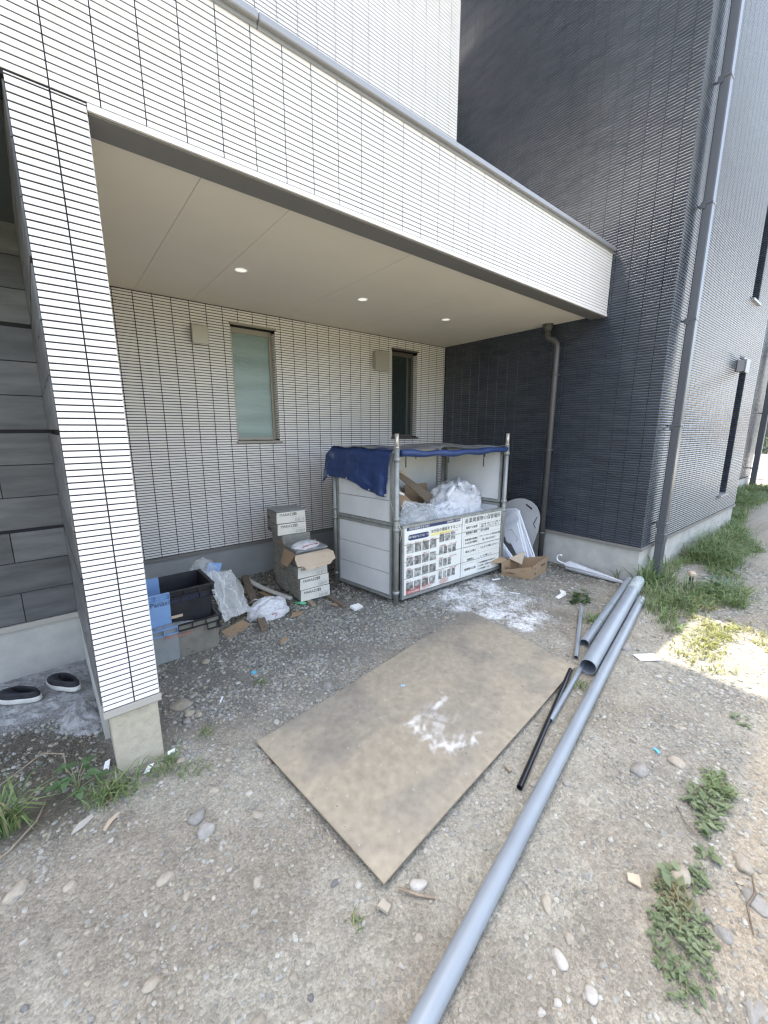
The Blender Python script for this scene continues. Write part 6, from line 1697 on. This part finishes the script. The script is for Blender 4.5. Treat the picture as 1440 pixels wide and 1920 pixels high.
scrap(3.3, 0.42, [(-0.05, -0.008), (0.05, -0.008), (0.05, 0.008), (-0.05, 0.008)], 'short white plastic strip before the sorting sign', mWPL, 'plastic strip', 0.006, -0.3, name='plastic_strip')
scrap(3.14, 0.08, [(-0.05, -0.006), (0.05, -0.006), (0.05, 0.006), (-0.05, 0.006)], 'white plastic strip on the dusty gravel below the open box', mWPL, 'plastic strip', 0.006, -1.0, name='plastic_strip')
b = MB(); b.tube([(0.50, -1.185, 0.012), (0.535, -1.24, 0.012), (0.58, -1.29, 0.010)], 0.005, 6); tag(b.build('twig', mWOOD), 'pale twig poking out from the near edge of the hardboard', 'twig')
b = MB(); b.tube([(0.18, -1.42, 0.01), (0.24, -1.46, 0.012), (0.30, -1.49, 0.01)], 0.003, 6); tag(b.build('twig', mDWOOD), 'thin dark twig on the dirt at the bottom of the picture', 'twig')
b = MB(); b.tube([(1.64, -1.70, 0.012), (1.58, -1.745, 0.016), (1.55, -1.79, 0.012)], 0.0025, 6); tag(b.build('twig', mDWOOD), 'brown twig in the gravel beside the weed clumps', 'twig')
ns_ = 160
sx_ = rng.random(ns_) * 3.2 - 0.6; sy_ = -1.95 + rng.random(ns_) * 2.2
kp = ~in_poly(sx_, sy_, [(p[0], p[1]) for p in BC]) & ~near_pipe(sx_, sy_) & ~((sx_ > -0.27) & (sx_ < 0.03) & (sy_ > -0.02)); sx_, sy_ = sx_[kp], sy_[kp]
V, Q, T, C = blades(0, sx_, sy_, 0.012 + 0 * sx_, 0.0016, 4.0, (0.30, 0.26, 0.17), (0.42, 0.38, 0.26), dry=0)
o = link('straw', nm('straw', V, [Q, T], mGRASS, attr=C)); o['kind'] = 'stuff'
# wooden peg in the grass
t = thing('survey_peg', 'short wooden peg with a mushroomed head on a dark stem in the grass', 'peg', (4.78, -0.95, 0))
b = MB(); b.cyl((0, 0, -0.05), (0, 0, 0.085), 0.020, 12); b.build('stem', mBLKC, t)
b = MB(); b.obox((0, 0, 0.118), (0.085, 0.07, 0.06), (0.1, 0.1, 0.4), 0.018); b.build('head', mCARDIN, t)
for i, (x, y, z0) in enumerate(((4.40, -0.625, 0),)):
    tuft('seeding_grass', x, y, 26, 0.34, 0.010, 0.035, 0.7, 'tall seeding grass at the corner of the pale plinth', 'grass tuft')
tuft('seeding_grass', 4.82, -0.66, 36, 0.36, 0.010, 0.06, 0.8, 'tall grass stalks right of the square downpipe', 'grass tuft')
tuft('seeding_grass', 4.31, -0.42, 10, 0.22, 0.009, 0.012, 0.8, 'single grass sprig against the plinth above the umbrella tip', 'grass tuft')
tuft('seeding_grass', 6.6, -0.66, 40, 0.34, 0.012, 0.09, 0.9, 'tall curling grass at the plinth under the slot window', 'grass tuft')
# weathered rubble at the lower right corner
for (x, y, z, sz, rot, lb, mt) in ((1.34, -2.05, -0.01, (0.16, 0.07, 0.04), (0.1, 0.1, 0.5), 'broken flat grey slab at the lower right corner', mSTG),
                                  (1.20, -2.04, -0.01, (0.13, 0.06, 0.045), (0.2, 0.0, 0.5), 'sandy broken chunk next to the concrete slab at the lower right', mSTA),
                                  (1.08, -2.04, 0.0, (0.10, 0.06, 0.045), (0.0, 0.2, 0.3), 'grey broken chunk at the very bottom right corner', mSTG)):
    me = stone_mesh(int(x * 100), 3, 0.8, 0.7); me.materials.append(mt)
    o = link('rubble_chunk', me, loc=(x, y, z)); o.scale = (sz[0] / 2, sz[1] / 2, sz[2] / 2); o.rotation_euler = rot
    tag(o, lb, 'rubble')
b = MB(); b.tube([(1.52, -1.965, 0.015), (1.44, -1.985, 0.03), (1.38, -1.975, 0.02), (1.30, -2.005, 0.012)], [0.002, 0.004, 0.004, 0.002], 8); tag(b.build('dry_root', mDWOOD), 'dark dry root between the chunks at the lower right', 'root')
# crumbs of leaf litter and dark debris below the back wall
nl = 3600
lx = 0.3 + 1.9 * rng.random(nl); ly = 1.0 + 1.15 * rng.random(nl) ** 0.8
kp = (fbm(lx * 4, ly * 4, 15, 3) > 0.40) & ~((lx > 1.28) & (lx < 1.72) & (ly > 1.12) & (ly < 1.8)) & ~((lx < 0.62) & (ly < 1.35) & (ly > 0.85))
P = np.stack([lx, ly, gz(lx, ly) + 0.008], -1)[kp]
V, F = leaf_quads(P, 0.006 + 0.022 * rng.random(len(P)) ** 2.5)
cc = np.array([[0.20, 0.16, 0.11], [0.12, 0.10, 0.08], [0.34, 0.30, 0.23], [0.5, 0.48, 0.44]])[rng.choice(4, len(P), p=[.35, .35, .2, .1])]
o = link('litter', nm('litter', V, F, mSTONES, attr=np.repeat(cc, 4, 0))); o['kind'] = 'stuff'
